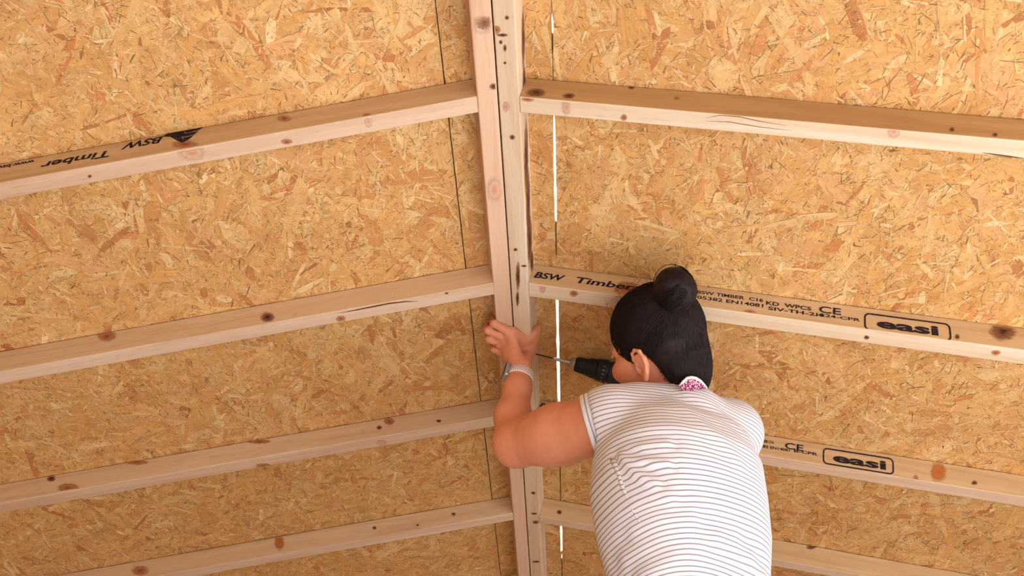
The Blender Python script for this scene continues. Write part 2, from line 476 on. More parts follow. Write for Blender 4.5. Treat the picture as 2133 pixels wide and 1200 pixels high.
for s in 'LR':
    sg = -1 if s == 'L' else 1
    for i in range(5):
        sk = SK[s][i]
        d = U[s]*math.cos(sk) + EY*math.sin(sk)
        O = APEX + EY*(YR[s][i]*B + 0.05*40*B*0)          # on the ceiling, near face
        # skew was fitted about the line's point at t = 2 B
        O = O - (d - U[s])*0.0
        yv = nz(EY*math.cos(sk) - U[s]*math.sin(sk))
        t0 = (T_OUT[s] + .0006)
        P0 = APEX + EY*(YR[s][i]*B) + U[s]*(2*B) + d*((t0 - 2*B)/math.cos(sk)) + N[s]*.0016
        Lg = TEND - t0 - .02
        # right-handed local frame: x along the timber, y across, z downwards into the room
        X = d if s == 'L' else -d
        M4 = frame_m(P0 + N[s]*.0006, X, yv, np.cross(X, yv))
        me = beam_mesh(Lg, BW[s][i]*B, HR + OD[s][i]*B - .0022, wob=.0006)
        if s == 'R': me.transform(Matrix.Translation((-Lg, 0, 0)))
        mt = PINE_TAN if (s, i) in (('L',2),('L',3),('R',2),('R',3),('L',4),('R',4)) else PINE_PALE if s == 'R' and i == 1 else PINE_PALE if s == 'R' and i == 0 else PINE_TAN
        o = finish('rafter', me, mt, None, False, M4, local=True)
        me.materials.append({('R',0): SHADED_BROWN, ('L',0): SHADED_TAN, ('R',1): SHADED_TAN, ('R',2): SHADED_TAN, ('R',3): SHADED_TAN}.get((s, i), SHADED_PALE))
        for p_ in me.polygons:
            if p_.normal.y < -.9: p_.material_index = 1  # near side takes the pine with shade put into its colour
        tag(o, RLAB[s, i], 'rafter', 'rafters of the left slope' if s == 'L' else 'rafters of the right slope')
        RAFT[s, i] = o
RIDGE = {}
for s, lab in (('L', 'pinkish pine ridge timber on the left of the pair running to the roof peak'), ('R', 'pale pine ridge timber on the right of the pair, drilled by the woman')):
    X = EY.copy(); Z = N[s]; Yv = np.cross(Z, X)
    w = WP[s]
    ti = HR*math.tan(A_[s]) + .0004
    # local y across: for L the axis points away from / towards the ridge
    away = U[s] if (Yv @ U[s]) > 0 else -U[s]
    start = ti if (Yv @ U[s]) > 0 else ti + w
    P0 = APEX + EY*Y0 + U[s]*start + N[s]*.0006
    me = beam_mesh(Y1-Y0, w - .0004, HR - .0006, bev=.0025, nseg=24, wob=.0005)
    o = finish('ridge_timber', me, PINE_PINK if s == 'L' else PINE_PALE, None, False, frame_m(P0, X, Yv, Z), local=True)
    tag(o, lab, 'ridge beam', 'pair of ridge timbers')
    RIDGE[s] = o

# ---- points on the faces of a timber that photo pixels look at
def face_hit(o, px, py, face):
    """local point of timber o seen at a photo pixel on its near side ('near') or underside ('under')"""
    Mi = WM[o.name].inverted()
    a = Mi @ Vector(CAM); d = (Mi.to_3x3() @ Vector(ray(px, py)))
    ys = [v.co.y for v in o.data.vertices]; zs = [v.co.z for v in o.data.vertices]
    if face == 'near': k = (min(ys) - a.y)/d.y
    elif face == 'side': k = (max(ys) - a.y)/d.y
    else: k = (max(zs) - a.z)/d.z
    return a + d*k, (min(ys), max(ys), min(zs), max(zs))
def patch(o, px, py, rx, ry, face, mat, name='knot', lift=.00035):
    """a flat oval mark on a timber's face: half sizes rx, ry in photo pixels"""
    c, lim = face_hit(o, px, py, face)
    e1, _ = face_hit(o, px+2, py, face); e2, _ = face_hit(o, px, py+2, face)
    J1 = (e1-c)/2; J2 = (e2-c)/2
    n = 20; V = [tuple(c)]; UVs = [(0,0)]
    for k in range(n):
        w = 2*math.pi*k/n
        p = c + J1*rx*1.35*math.cos(w) + J2*ry*1.35*math.sin(w)
        V.append(tuple(p)); UVs.append((math.cos(w), math.sin(w)))
    V2 = []
    for v in V:
        x, y, z = v
        y = min(max(y, lim[0]), lim[1]); z = min(max(z, lim[2]), lim[3])
        if face == 'near': y = lim[0]-lift; z = min(z, lim[3]-.0022)
        elif face == 'side': y = lim[1]+lift
        else: z = lim[3]+lift; y = min(max(y, lim[0]+.0022), lim[1]-.0022)
        V2.append((x, y, z))
    Fc = [(0, k+1, (k+1) % n + 1) for k in range(n)]
    me = bpy.data.meshes.new(name); me.from_pydata(V2, [], Fc)
    uvl = me.uv_layers.new(name='UVMap')
    for lp in me.loops: uvl.data[lp.index].uv = UVs[lp.vertex_index]
    return finish(name, me, mat, o, False, WM[o.name], local=True)
KN = [('L',0,592,247,13,6,'near','r'),('L',0,765,246,10,8,'near','r'),('L',0,597,295,10,5,'under','r'),('L',0,400,318,24,16,'under','p'),('L',0,385,301,24,8,'near','r'),
      ('L',0,187,367,4,3,'under','d'),('L',0,768,254,7,10,'under','p'),
      ('L',1,222,700,18,10,'near','r'),('L',1,557,661,13,9,'near','d'),('L',1,120,756,10,3,'near','p'),('L',1,930,610,4,3,'under','d'),('L',1,710,664,9,6,'under','r'),
      ('L',2,143,1017,20,9,'near','r'),('L',2,107,997,8,6,'near','d'),('L',2,811,878,10,7,'near','r'),('L',2,790,891,5,4,'near','d'),('L',2,914,877,5,3,'near','d'),
      ('L',2,540,920,22,4,'near','r'),('L',2,285,963,20,5,'near','r'),('L',2,548,970,14,4,'under','r'),('L',2,795,922,9,5,'under','p'),
      ('L',3,292,1189,16,9,'near','r'),('L',3,582,1130,9,14,'near','o'),('L',3,780,1100,4,3,'near','d'),('L',3,945,1071,4,3,'near','d'),('L',3,870,1094,3,2,'near','d'),
      ('R',0,1117,193,18,8,'near','d'),('R',0,1185,200,12,5,'near','d'),('R',0,1315,182,6,4,'near','d'),('R',0,1410,205,6,3,'near','r'),('R',0,1983,270,5,4,'near','d'),('R',0,2073,281,5,4,'near','d'),
      ('R',0,1180,222,8,16,'under','p'),('R',0,1300,245,6,6,'under','r'),('R',0,1862,272,12,14,'under','p'),('R',0,1100,206,12,5,'under','r'),
      ('R',1,1305,601,24,13,'near','r'),('R',1,2090,690,24,18,'near','d'),('R',1,2074,735,9,5,'under','r'),('R',1,1994,702,5,5,'near','d'),('R',1,1560,655,14,8,'near','r'),('R',1,1805,703,5,4,'under','d'),('R',1,1130,600,6,9,'under','p'),('R',1,1195,611,8,6,'under','r'),
      ('R',2,1955,984,14,19,'near','o'),('R',2,2030,1006,6,4,'near','d'),('R',2,1908,998,5,8,'near','r'),
      ('R',3,1165,1067,5,4,'near','d'),('R',3,1690,1140,10,4,'near','d')]
KM = {'r': KNOT_RED, 'd': KNOT_DARK, 'p': KNOT_PINK, 'o': KNOT_RESIN}
for s, i, px, py, rx, ry, fc, k in KN: patch(RAFT[s, i], px, py, rx, ry, fc, KM[k])
for s, px, py, rx, ry, k in (('L',1010,47,16,11,'r'),('L',1004,52,24,16,'p'),('L',1029,180,8,6,'d'),('L',1030,395,14,22,'p'),('L',1043,1021,12,3,'r'),('R',1034,62,8,8,'r'),('R',1056,37,4,4,'d'),('R',1043,88,3,4,'d'),('R',1052,100,3,7,'d'),
                           ('R',1052,131,3,3,'d'),('R',1047,73,10,3,'d'),('R',1055,222,6,10,'p'),('R',1067,286,5,5,'d'),('R',1074,520,4,3,'d'),('R',1079,575,4,26,'d'),('R',1078,622,3,15,'d'),('R',1093,554,7,2,'d'),('R',1111,1027,4,3,'d'),('R',1113,1070,6,2,'d'),('R',1116,1088,6,3,'d'),('R',1117,1170,7,2,'d'),('R',1098,1112,4,8,'p')):
    patch(RIDGE[s], px, py, rx, ry, 'under', KM[k])
for px, py, rx, ry in ((1096,330,4,70),(1100,420,4,60),(1103,500,5,50),(1108,545,3,20),(1090,80,3,60),(1092,170,3,30)): patch(RIDGE['R'], px, py, rx, ry, 'side', KNOT_DARK, 'bark_edge')
# crack along the second left rafter: a dark groove strip on its underside
def crack(o, pts, face, wpx=1.6):
    V = []; lim = None
    for k, (px, py) in enumerate(pts):
        w = wpx*math.sin(math.pi*(k+.25)/(len(pts)-.5))
        for q in (-w, w):
            c, lim = face_hit(o, px, py+q, face)
            V.append((c.x, c.y - (.0004 if face == 'near' else 0), c.z + (.0004 if face == 'under' else 0)))
    Fc = [(2*k, 2*k+1, 2*k+3, 2*k+2) for k in range(len(pts)-1)]
    me = bpy.data.meshes.new('crack'); me.from_pydata(V, [], Fc)
    return finish('crack', me, CRACK, o, False, WM[o.name], local=True)
CRACK = Mat('dark split in wood', rough=0.9, color=srgb(112,70,40), spec=0.0).m
crack(RAFT['L',1], [(708,652),(740,646),(775,639),(810,632),(845,628),(872,628)], 'under')
crack(RAFT['R',0], [(2045,318),(2075,322),(2105,326),(2132,330)], 'under', 1.5)
crack(RAFT['R',0], [(1470,246),(1500,240),(1540,243),(1580,252),(1640,262)], 'under', .7)
crack(RAFT['R',0], [(1470,252),(1520,254),(1580,264),(1650,272)], 'under', .6)

# ---- stamps: ink lettering on the near faces
def text_mesh(body, size, bold=0.0, shear=0.0, sx=1.0):
    cu = bpy.data.curves.new('lettering', 'FONT'); cu.body = body; cu.size = size; cu.offset = bold; cu.shear = shear
    cu.resolution_u = 3
    o = bpy.data.objects.new('lettering', cu); COL.objects.link(o)
    dg = bpy.context.evaluated_depsgraph_get(); dg.update()
    me = bpy.data.meshes.new_from_object(o.evaluated_get(dg))
    bpy.data.objects.remove(o); bpy.data.curves.remove(cu)
    if sx != 1.0: me.transform(Matrix.Scale(sx, 4, (1,0,0)))
    return me
def stamp(s, i, body, px0, px1, pyc, hpx, name='stamp', bold=0.0, shear=0.0, flip=False, me=None, lab=None):
    """lettering between photo columns px0..px1, centred on row pyc at px0, hpx tall (cap height) measured there"""
    o = RAFT[s, i]
    if me is None: me = text_mesh(body, 1.0, bold, shear)
    xs = np.array([v.co.x for v in me.vertices]); ys = np.array([v.co.y for v in me.vertices])
    x0, x1, y0, y1 = xs.min(), xs.max(), ys.min(), ys.max()
    a, lim = face_hit(o, px0, pyc, 'near')
    # row follows the timber: find the same local z at px1
    slope = 0
    pyb = pyc
    for _ in range(6):
        b, _l = face_hit(o, px1, pyb, 'near'); e, _l = face_hit(o, px1, pyb+1, 'near')
        pyb += (a.z - b.z)/(e.z - b.z)
    b, _l = face_hit(o, px1, pyb, 'near')
    u_, _l = face_hit(o, px0, pyc - hpx/2, 'near'); l_, _l = face_hit(o, px0, pyc + hpx/2, 'near')
    hz = abs(l_.z - u_.z)
    for v in me.vertices:
        fx = (v.co.x - x0)/(x1 - x0); fy = (v.co.y - y0)/(y1 - y0)
        z = a.z - hz*(fy - .5) * (-1 if flip else 1)
        v.co = Vector((a.x + (b.x - a.x)*fx, lim[0] - .0004, min(max(z, .0008), lim[3]-.001)))
    ob = finish(name, me, INK, o, False, WM[o.name], local=True)
    if lab: ob['label'] = lab
    return ob
def rr_outline(w, h, r, t, n=6):
    """a rounded rectangle outline w x h of line width t as a flat mesh"""
    me = bpy.data.meshes.new('stamp_box'); V = []; Fc = []
    for (cx, cy, a0) in ((w/2-r, h/2-r, 0), (-w/2+r, h/2-r, 90), (-w/2+r, -h/2+r, 180), (w/2-r, -h/2+r, 270)):
        for k in range(n+1):
            a = math.radians(a0 + 90*k/n)
            V.append((cx + r*math.cos(a), cy + r*math.sin(a), 0)); V.append((cx + (r-t)*math.cos(a), cy + (r-t)*math.sin(a), 0))
    m = len(V)//2
    for k in range(m):
        l = (k+1) % m; Fc.append((2*k, 2*k+1, 2*l+1, 2*l))
    me.from_pydata(V, [], Fc); return me
# topmost left rafter, upside down: logo, BSW, Timber, web address
stamp('L', 0, 'BSW', 340, 252, 290, 13, bold=.03, shear=.3, flip=True)
stamp('L', 0, 'Timber', 228, 84, 320, 13, bold=.025, shear=.2, flip=True)
stamp('L', 0, 'www.bsw.co.uk', 72, -60, 336, 7, bold=.03, flip=True)
def stamp_poly(s, i, polys, name, lab=None):
    o = RAFT[s, i]; V = []; Fc = []
    for pl in polys:
        k = len(V)
        for p in pl:
            c, lim = face_hit(o, p[0], p[1], 'near'); V.append((c.x, lim[0]-.0004, max(c.z, .0004)))
        Fc.append(tuple(range(k, len(V))))
    me = bpy.data.meshes.new(name); me.from_pydata(V, [], Fc)
    ob = finish(name, me, INK, o, False, WM[o.name], local=True)
    if lab: ob['label'] = lab
stamp_poly('L', 0, [[(337,285),(349,277),(386,270),(383,280),(378,284),(381,290),(380,298),(369,293),(355,285)], [(385,270),(425,264),(413,271.5),(387,277.5)],
    [(384,279),(414,273),(404,281),(383,285.5)], [(382,287),(403,282.5),(393,291),(380,298)], [(378,280),(387,277),(384,286),(379,285)]], 'stamp_logo', 'black bird wing logo stamp')
# second right rafter
stamp('R', 1, 'BSW', 1113, 1177, 572, 13, bold=.03, shear=.25)
stamp('R', 1, 'Timber', 1200, 1322, 583, 13, bold=.025, shear=.2)
stamp('R', 1, '_____', 1338, 1396, 602, 2.5)
stamp('R', 1, 'BSW TIMBER  C16', 1452, 1590, 608, 7, bold=.02)
stamp('R', 1, '05382 EN14081', 1452, 1590, 619, 7, bold=.02)
stamp('R', 1, 'KD  WPCS', 1596, 1690, 631, 8, bold=.02)
stamp('R', 1, 'SIV-TH-2.4', 1600, 1716, 642, 7, bold=.02)
stamp('R', 1, 'CE', 1706, 1752, 644, 14, bold=.015)
stamp('R', 1, '1224-CPR', 1700, 1792, 655, 6, bold=.02)
stamp('R', 1, 'easi', 1826, 1955, 673, 19, bold=.035, name='stamp')
stamp('R', 1, '', 1800, 1981, 669, 36, me=rr_outline(5.0, 1.25, .34, .10), name='stamp_box')
# third right rafter
stamp('R', 2, 'BSW', 1123, 1170, 845, 13, bold=.03, shear=.25)
stamp('R', 2, 'TIMBER C16', 1578, 1612, 917, 6, bold=.02)
stamp('R', 2, '05382 EN14081', 1572, 1645, 927, 6, bold=.02)
stamp('R', 2, 'CE', 1635, 1674, 928, 13, bold=.015)
stamp('R', 2, 'B-CPR', 1654, 1703, 939, 6, bold=.02)
stamp('R', 2, 'easi', 1735, 1846, 953, 18, bold=.035)
stamp('R', 2, '', 1714, 1862, 949, 34, me=rr_outline(5.0, 1.25, .34, .10), name='stamp_box')

# ------------------------------------------------------------------ shell below: floor and walls of the shed
FLOORM = Mat('pale concrete', rough=0.85, spec=0.2)
_n = FLOORM.noise(FLOORM.coords('Object', (1,1,1)), 6, 5, .6)
FLOORM.base(FLOORM.ramp(_n, [(0.3, srgb(212,213,214)), (0.7, srgb(232,233,235))])); FLOORM = FLOORM.m
FILL_GAP = (-.4, 1.6, .95)  # low unseen opening added behind the camera to light her back
SUN_GAP = (-.25, 1.75, 2.05)                                    # opening added to sun the floor, right wall: from y, to y, height
def setting(name, V, Fc, mat, lab):
    c = np.mean(np.array(V), 0)
    o = mesh_obj(name, V, Fc, mat, None, M4=Matrix.Translation(Vector(c)))
    o['kind'] = 'structure'; o['label'] = lab; return o
def boxv(x0,x1,y0,y1,z0,z1):
    return [(x0,y0,z0),(x1,y0,z0),(x1,y1,z0),(x0,y1,z0),(x0,y0,z1),(x1,y0,z1),(x1,y1,z1),(x0,y1,z1)], [(0,3,2,1),(4,5,6,7),(0,1,5,4),(1,2,6,5),(2,3,7,6),(3,0,4,7)]
setting('floor', *boxv(-9, 9, -12, 6, -.1, 0), FLOORM, 'pale concrete floor running out of the open front')
eL = roofpt('L', TEND, 0, -TH); eR = roofpt('R', TEND, 0, -TH)
setting('wall_left', *boxv(eL[0]-.02, eL[0]+.02, Y0, Y1, 0, eL[2]-.03), OSB, 'OSB side wall under the left eave')
for ya, yb, z0, z1 in ((Y0, SUN_GAP[0], 0, eR[2]-.03), (SUN_GAP[1], Y1, 0, eR[2]-.03), (SUN_GAP[0], SUN_GAP[1], SUN_GAP[2], eR[2]-.03)):
    setting('wall_right', *boxv(eR[0]-.02, eR[0]+.02, ya, yb, z0, z1), OSB, 'OSB side wall around the wide doorway under the right eave')
gx = [(eL[0]+.02, 0), (eR[0]-.02, 0), (eR[0]-.02, eR[2]-.06), (APEX[0], APEX[2]-.09), (eL[0]+.02, eL[2]-.06)]
gv = [(x, Y1, z) for x, z in gx] + [(x, Y1+.03, z) for x, z in gx]
for x0, x1, z0, z1 in ((eL[0]+.05, FILL_GAP[0], 0, FILL_GAP[2]), (FILL_GAP[1], eR[0]-.05, 0, FILL_GAP[2]), (eL[0]+.05, eR[0]-.05, FILL_GAP[2], eR[2]-.06)):
    setting('wall_front', *boxv(x0, x1, Y0, Y0+.04, z0, z1), OSB, 'OSB gable wall with a doorway, behind the camera')  # unseen wall added to hold back light from behind
setting('wall_back', gv, [(0,1,2,3,4), (9,8,7,6,5)] + [(k, k+5, (k+1) % 5+5, (k+1) % 5) for k in range(5)], OSB, 'OSB gable wall at the far end')

# ------------------------------------------------------------------ the woman: implicit shapes polygonised into continuous skins
class Fld:
    def __init__(s, lo, hi, h):
        s.lo = np.array(lo, np.float32); s.h = h
        s.n = np.ceil((np.array(hi)-np.array(lo))/h).astype(int) + 1
        s.F = np.full(s.n, 0.12, np.float32)
        s.ax = [s.lo[i] + h*np.arange(s.n[i], dtype=np.float32) for i in range(3)]
    def _sl(s, lo, hi):
        a = np.clip(np.floor((np.array(lo)-s.lo)/s.h).astype(int), 0, s.n-1)
        b = np.clip(np.ceil((np.array(hi)-s.lo)/s.h).astype(int)+1, 1, s.n)
        return tuple(slice(i, max(j, i+1)) for i, j in zip(a, b))
    def grid(s, sl):
        return (s.ax[0][sl[0]][:, None, None], s.ax[1][sl[1]][None, :, None], s.ax[2][sl[2]][None, None, :])
    def put(s, fn, lo, hi, k=.01, op='add'):
        m = k + 3*s.h + .012
        sl = s._sl(np.array(lo)-m, np.array(hi)+m)
        X, Y, Z = s.grid(sl); d = fn(X, Y, Z).astype(np.float32); f = s.F[sl]
        if op == 'sub': d = -d; h = np.clip(.5 - .5*(d-f)/k, 0, 1); s.F[sl] = d*(1-h) + f*h + k*h*(1-h); return
        if op == 'and': h = np.clip(.5 - .5*(d-f)/k, 0, 1); s.F[sl] = d*(1-h) + f*h + k*h*(1-h); return
        h = np.clip(.5 + .5*(f-d)/k, 0, 1)
        s.F[sl] = f*(1-h) + d*h - k*h*(1-h)
    def cap(s, a, b, ra, rb=None, k=.01, op='add'):
        a = np.asarray(a, float); b = np.asarray(b, float); rb = ra if rb is None else rb
        ba = b-a; L = max(ba@ba, 1e-9)
        def fn(X, Y, Z):
            t = np.clip(((X-a[0])*ba[0] + (Y-a[1])*ba[1] + (Z-a[2])*ba[2])/L, 0, 1)
            return np.sqrt((X-a[0]-t*ba[0])**2 + (Y-a[1]-t*ba[1])**2 + (Z-a[2]-t*ba[2])**2) - (ra + t*(rb-ra))
        r = max(ra, rb); s.put(fn, np.minimum(a, b)-r, np.maximum(a, b)+r, k, op)
    def chain(s, pts, rs, k=.008):
        for i in range(len(pts)-1): s.cap(pts[i], pts[i+1], rs[i], rs[i+1], k)
    def ell(s, c, axes, r, k=.01, op='add'):
        c = np.asarray(c, float); A = np.asarray(axes, float); r = np.asarray(r, float)
        def fn(X, Y, Z):
            q = [((X-c[0])*A[i][0] + (Y-c[1])*A[i][1] + (Z-c[2])*A[i][2])/r[i] for i in range(3)]
            k0 = np.sqrt(q[0]**2+q[1]**2+q[2]**2); k1 = np.sqrt((q[0]/r[0])**2+(q[1]/r[1])**2+(q[2]/r[2])**2)
            return k0*(k0-1)/np.maximum(k1, 1e-6)
        e = r.max(); s.put(fn, c-e, c+e, k, op)
    def mesh(s):
        F = s.F; ins = F < 0
        n = s.n
        cnt = np.zeros(n-1, np.int8)
        for dx in (0,1):
            for dy in (0,1):
                for dz in (0,1):
                    cnt += ins[dx:n[0]-1+dx, dy:n[1]-1+dy, dz:n[2]-1+dz]
        act = (cnt > 0) & (cnt < 8)
        idx = np.full(n-1, -1, np.int64); I = np.argwhere(act); idx[act] = np.arange(len(I))
        P = np.zeros((len(I), 3)); C = np.zeros(len(I))
        cor = {}
        for c in [(a,b,c) for a in (0,1) for b in (0,1) for c in (0,1)]:
            cor[c] = F[I[:,0]+c[0], I[:,1]+c[1], I[:,2]+c[2]]
        for axis in range(3):
            for o in [(a,b) for a in (0,1) for b in (0,1)]:
                c0 = list(o); c0.insert(axis, 0); c1 = list(o); c1.insert(axis, 1)
                f0, f1 = cor[tuple(c0)], cor[tuple(c1)]
                x = (f0 < 0) != (f1 < 0)
                t = np.where(x, f0/np.where(x, f0-f1, 1), 0)
                q = np.tile(np.array(c0, float), (len(I), 1)); q[:, axis] = t
                P[x] += q[x]; C[x] += 1
        V = s.lo + s.h*(I + P/C[:, None])
        Q = []
        for axis in range(3):
            a, b = [i for i in range(3) if i != axis]
            sl0 = [slice(None)]*3; sl1 = [slice(None)]*3; sl0[axis] = slice(0, -1); sl1[axis] = slice(1, None)
            e = ins[tuple(sl0)] != ins[tuple(sl1)]
            E = np.argwhere(e)
            ok = (E[:, a] > 0) & (E[:, b] > 0) & (E[:, a] < n[a]-1) & (E[:, b] < n[b]-1); E = E[ok]
            def cell(da, db):
                G = E.copy(); G[:, a] += da; G[:, b] += db; return idx[G[:,0], G[:,1], G[:,2]]
            q = np.stack([cell(-1,-1), cell(0,-1), cell(0,0), cell(-1,0)], 1)
            flip = ins[E[:,0], E[:,1], E[:,2]] ^ (axis == 1)
            q[~flip] = q[~flip][:, ::-1]
            Q.append(q)
        Q = np.concatenate(Q); Q = Q[(Q >= 0).all(1)]
        return V, Q
def np_mesh(name, V, Q, attr=None):
    me = bpy.data.meshes.new(name)
    me.vertices.add(len(V)); me.loops.add(Q.size); me.polygons.add(len(Q))
    me.vertices.foreach_set('co', np.asarray(V, np.float32).ravel()); me.loops.foreach_set('vertex_index', Q.ravel())
    me.polygons.foreach_set('loop_start', np.arange(0, Q.size, 4)); me.polygons.foreach_set('loop_total', np.full(len(Q), 4))
    for k, a in (attr or {}).items():
        at_ = me.attributes.new(k, 'FLOAT', 'POINT'); at_.data.foreach_set('value', np.asarray(a, np.float32))
    me.update(); me.validate(); return me
def relax(V, Q, it=2, lam=.5):
    e = np.concatenate([Q[:, [0,1]], Q[:, [1,2]], Q[:, [2,3]], Q[:, [3,0]]])
    for _ in range(it):
        A = np.zeros_like(V); c = np.zeros(len(V))
        np.add.at(A, e[:,0], V[e[:,1]]); np.add.at(A, e[:,1], V[e[:,0]]); np.add.at(c, e[:,0], 1); np.add.at(c, e[:,1], 1)
        V = V + lam*(A/np.maximum(c, 1)[:, None] - V)
    return V
I3 = np.eye(3)
def project(P):
    q = (np.asarray(P)-CAM) @ RC.T
    return np.stack([1066.5 + F_PX*q[..., 0]/q[..., 2], 600 + F_PX*q[..., 1]/q[..., 2]], -1)

# joints, placed by where they are in the room
SL = at(1276, 880, 1.87); SR = at(1518, 902, 1.985)
EL_ = at(1077, 921, 2.03); FA = at(1068, 868, 2.085); WL = at(1083, 778, 2.160)
NB = at(1416, 818, 1.955); HC = at(1366, 722, 1.97)
MID = (SL+SR)/2
LAT = nz([SR[0]-SL[0], SR[1]-SL[1], 0]); FWD = np.array([-LAT[1], LAT[0], 0]); UP = np.array([0, 0, 1.0])
BODY = np.stack([LAT, FWD, UP])
def tor(a, f, z): return MID + LAT*a + FWD*f + UP*z
FEET = MID[2] - 1.36

_az, _el, _ro = map(math.radians, (43, 18, 40))
HF = np.array([-math.cos(_az)*math.cos(_el), math.sin(_az)*math.cos(_el), math.sin(_el)])
_l = nz(np.cross(UP, HF)); _u = np.cross(HF, _l)
HU = _u*math.cos(_ro) + _l*math.sin(_ro); HL = _l*math.cos(_ro) - _u*math.sin(_ro)
HEAD = np.stack([HF, HL, HU])
def hp(f, l, u): return HC + HF*f + HL*l + HU*u

# drill axis: tip on the outer side of the right-hand ridge timber
_c, _ = face_hit(RIDGE['R'], 1114, 737, 'side')
TIP = np.array(WM[RIDGE['R'].name] @ _c)
_dT = (TIP-CAM) @ RC[2]
CHB = at(1268, 776, _dT - .012)
DAX = nz(CHB-TIP); DL = np.linalg.norm(CHB-TIP)
GRIP_T = TIP + DAX*(DL + .075)                      # where the grip leaves the drill body
GDN = nz(np.array([0.10, -.25, -1.0]) - DAX*(np.array([0.10, -.25, -1.0]) @ DAX))
GRIP_B = GRIP_T + GDN*.125
WR = GRIP_T + GDN*.075 + nz(np.array([.5, -.75, -.35]))*.085
ER = at(1474, 1075, 2.10)

def ridge_d(px, py):
    o = RIDGE['L']; c, _ = face_hit(o, px, py, 'under'); p = np.array(WM[o.name] @ c); return (p-CAM) @ RC[2]

# ---- skin
P_lo = np.array([EL_[0]-.12, min(SL[1], EL_[1])-.16, WR[2]-.42]); P_hi = np.array([SR[0]+.16, max(WL[1], WR[1])+.17, WL[2]+.19])
P_lo[2] = min(ER[2], tor(0,0,-.35)[2])-.1
K = Fld(P_lo, P_hi, .0030)
# trunk under the shirt, neck
K.ell(tor(.01, .0, -.12), BODY, (.135, .085, .17), .03)
K.cap(tor(-.09, 0, -.02), tor(.09, 0, -.02), .055, k=.04)
K.cap(tor(0, 0, -.2), tor(.01, .01, -.34), .10, .10, k=.03)
K.cap(NB - UP*.05, hp(-.045, 0, -.06), .047, .046, k=.025)
K.cap(NB - UP*.06, SL, .035, .045, k=.03); K.cap(NB - UP*.06, SR, .035, .045, k=.03)
# left arm
K.chain([SL, (SL*.45+EL_*.55) , EL_], [.060, .0575, .0465], .02)
K.ell(EL_*.6+SL*.4 - UP*.006, np.stack([nz(SL-EL_), nz(np.cross(nz(SL-EL_), UP)), nz(np.cross(nz(SL-EL_), np.cross(nz(SL-EL_), UP)))]), (.1, .052, .056), .02)
K.chain([EL_, FA, (FA*.35+WL*.65), WL], [.0455, .0375, .0285, .0245], .018)
K.cap(EL_ + (EL_-SL)/np.linalg.norm(EL_-SL)*.004 - UP*.010, EL_ - UP*.012, .040, k=.02)
# right arm
K.chain([SR, (SR+ER)/2, ER], [.058, .050, .040], .02)
K.chain([ER, (ER*.65+WR*.35), WR], [.038, .037, .0235], .015)
# head
K.ell(hp(-.012, 0, .030), HEAD, (.092, .073, .084), .02)
K.ell(hp(.030, 0, -.035), HEAD, (.058, .057, .085), .025)
K.ell(hp(.040, 0, -.082), HEAD, (.042, .042, .034), .02)
K.ell(hp(.070, 0, -.104), HEAD, (.020, .020, .016), .014)
for q in (-1, 1):
    K.ell(hp(.054, q*.048, -.030), HEAD, (.032, .021, .026), .015)
    K.cap(hp(.078, q*.014, .014), hp(.066, q*.046, .012), .009, .008, .012)
    K.ell(hp(.089, q*.031, -.004), HEAD, (.013, .015, .010), .006, 'sub')
    K.cap(hp(.101, q*.010, -.050), hp(.094, q*.013, -.049), .007, k=.005)
K.chain([hp(.086, 0, .006), hp(.098, 0, -.022), hp(.107, 0, -.045)], [.008, .009, .011], .007)
K.cap(hp(.088, -.019, -.073), hp(.088, .019, -.073), .0065, k=.006); K.cap(hp(.096, -.010, -.071), hp(.096, .010, -.071), .006, k=.005)
K.cap(hp(.090, -.014, -.082), hp(.090, .014, -.082), .0072, k=.005)
for q in (-1, 1):
    K.cap(hp(.084, q*.016, .0085), hp(.080, q*.046, .0035), .0042, .0032, .004)
# hands
def finger(F_, pts, rs): F_.chain(pts, rs, .0045)
def hpt(px, py, off): return at(px, py, ridge_d(px, py) - off - .003)
VD = RC[2]
KN_ = [(hpt(1066, 695, .014), hpt(1029, 674, .004)), (hpt(1057, 707, .015), hpt(1017, 688, .003)), (hpt(1052, 722, .017), hpt(1019, 706, .004)), (hpt(1053, 738, .020), hpt(1029, 728, .008))]
RF = [.0088, .0088, .0084, .0076]
LEN = [(.024, .020), (.026, .021), (.025, .021), (.019, .018)]
for (mc, pi), r, (l1, l2) in zip(KN_, RF, LEN):
    d1 = nz(VD + np.array([-.16, 0, .35])); d2 = nz(VD + np.array([.02, 0, .5]))
    di = pi + d1*l1; ti = di + d2*l2
    finger(K, [mc, (mc+pi)/2, pi], [r*1.22, r*1.02, r*1.08]); finger(K, [pi, di, ti], [r*1.06, r*.95, r*.82])
    K.cap(WL*.75+mc*.25, mc, .0155, .0115, k=.012)
K.cap(WL, (KN_[1][0]+KN_[2][0])/2, .021, .015, k=.012)
K.cap(KN_[0][0], at(1100, 728, ridge_d(1100, 728)-.018), .0115, .013, k=.014)
K.chain([hpt(1062, 696, .013), hpt(1076, 702, .014), hpt(1091, 705, .013), hpt(1107, 702, .010)], [.0115, .0120, .0115, .0095], .012)
K.cap(hpt(1074, 714, .016), hpt(1099, 734, .016), .0135, k=.014)
K.cap(hpt(1094, 708, .012), hpt(1113, 692, .004), .0105, .0095, k=.010)
K.cap(hpt(1098, 722, .017), hpt(1093, 752, .020), .0150, .016, k=.012)
K.ell(hpt(1083, 730, .014), np.stack([RC[0], RC[1], RC[2]]), (.022, .026, .012), .014)
K.cap(hpt(1082, 722, .016), hpt(1086, 752, .020), .0135, .016, k=.014)
TH_ = [at(1092, 762, 2.165), at(1104, 730, ridge_d(1104, 730)-.018), at(1113, 704, ridge_d(1113, 704)-.004), at(1120, 684, ridge_d(1120, 684)+.008)]
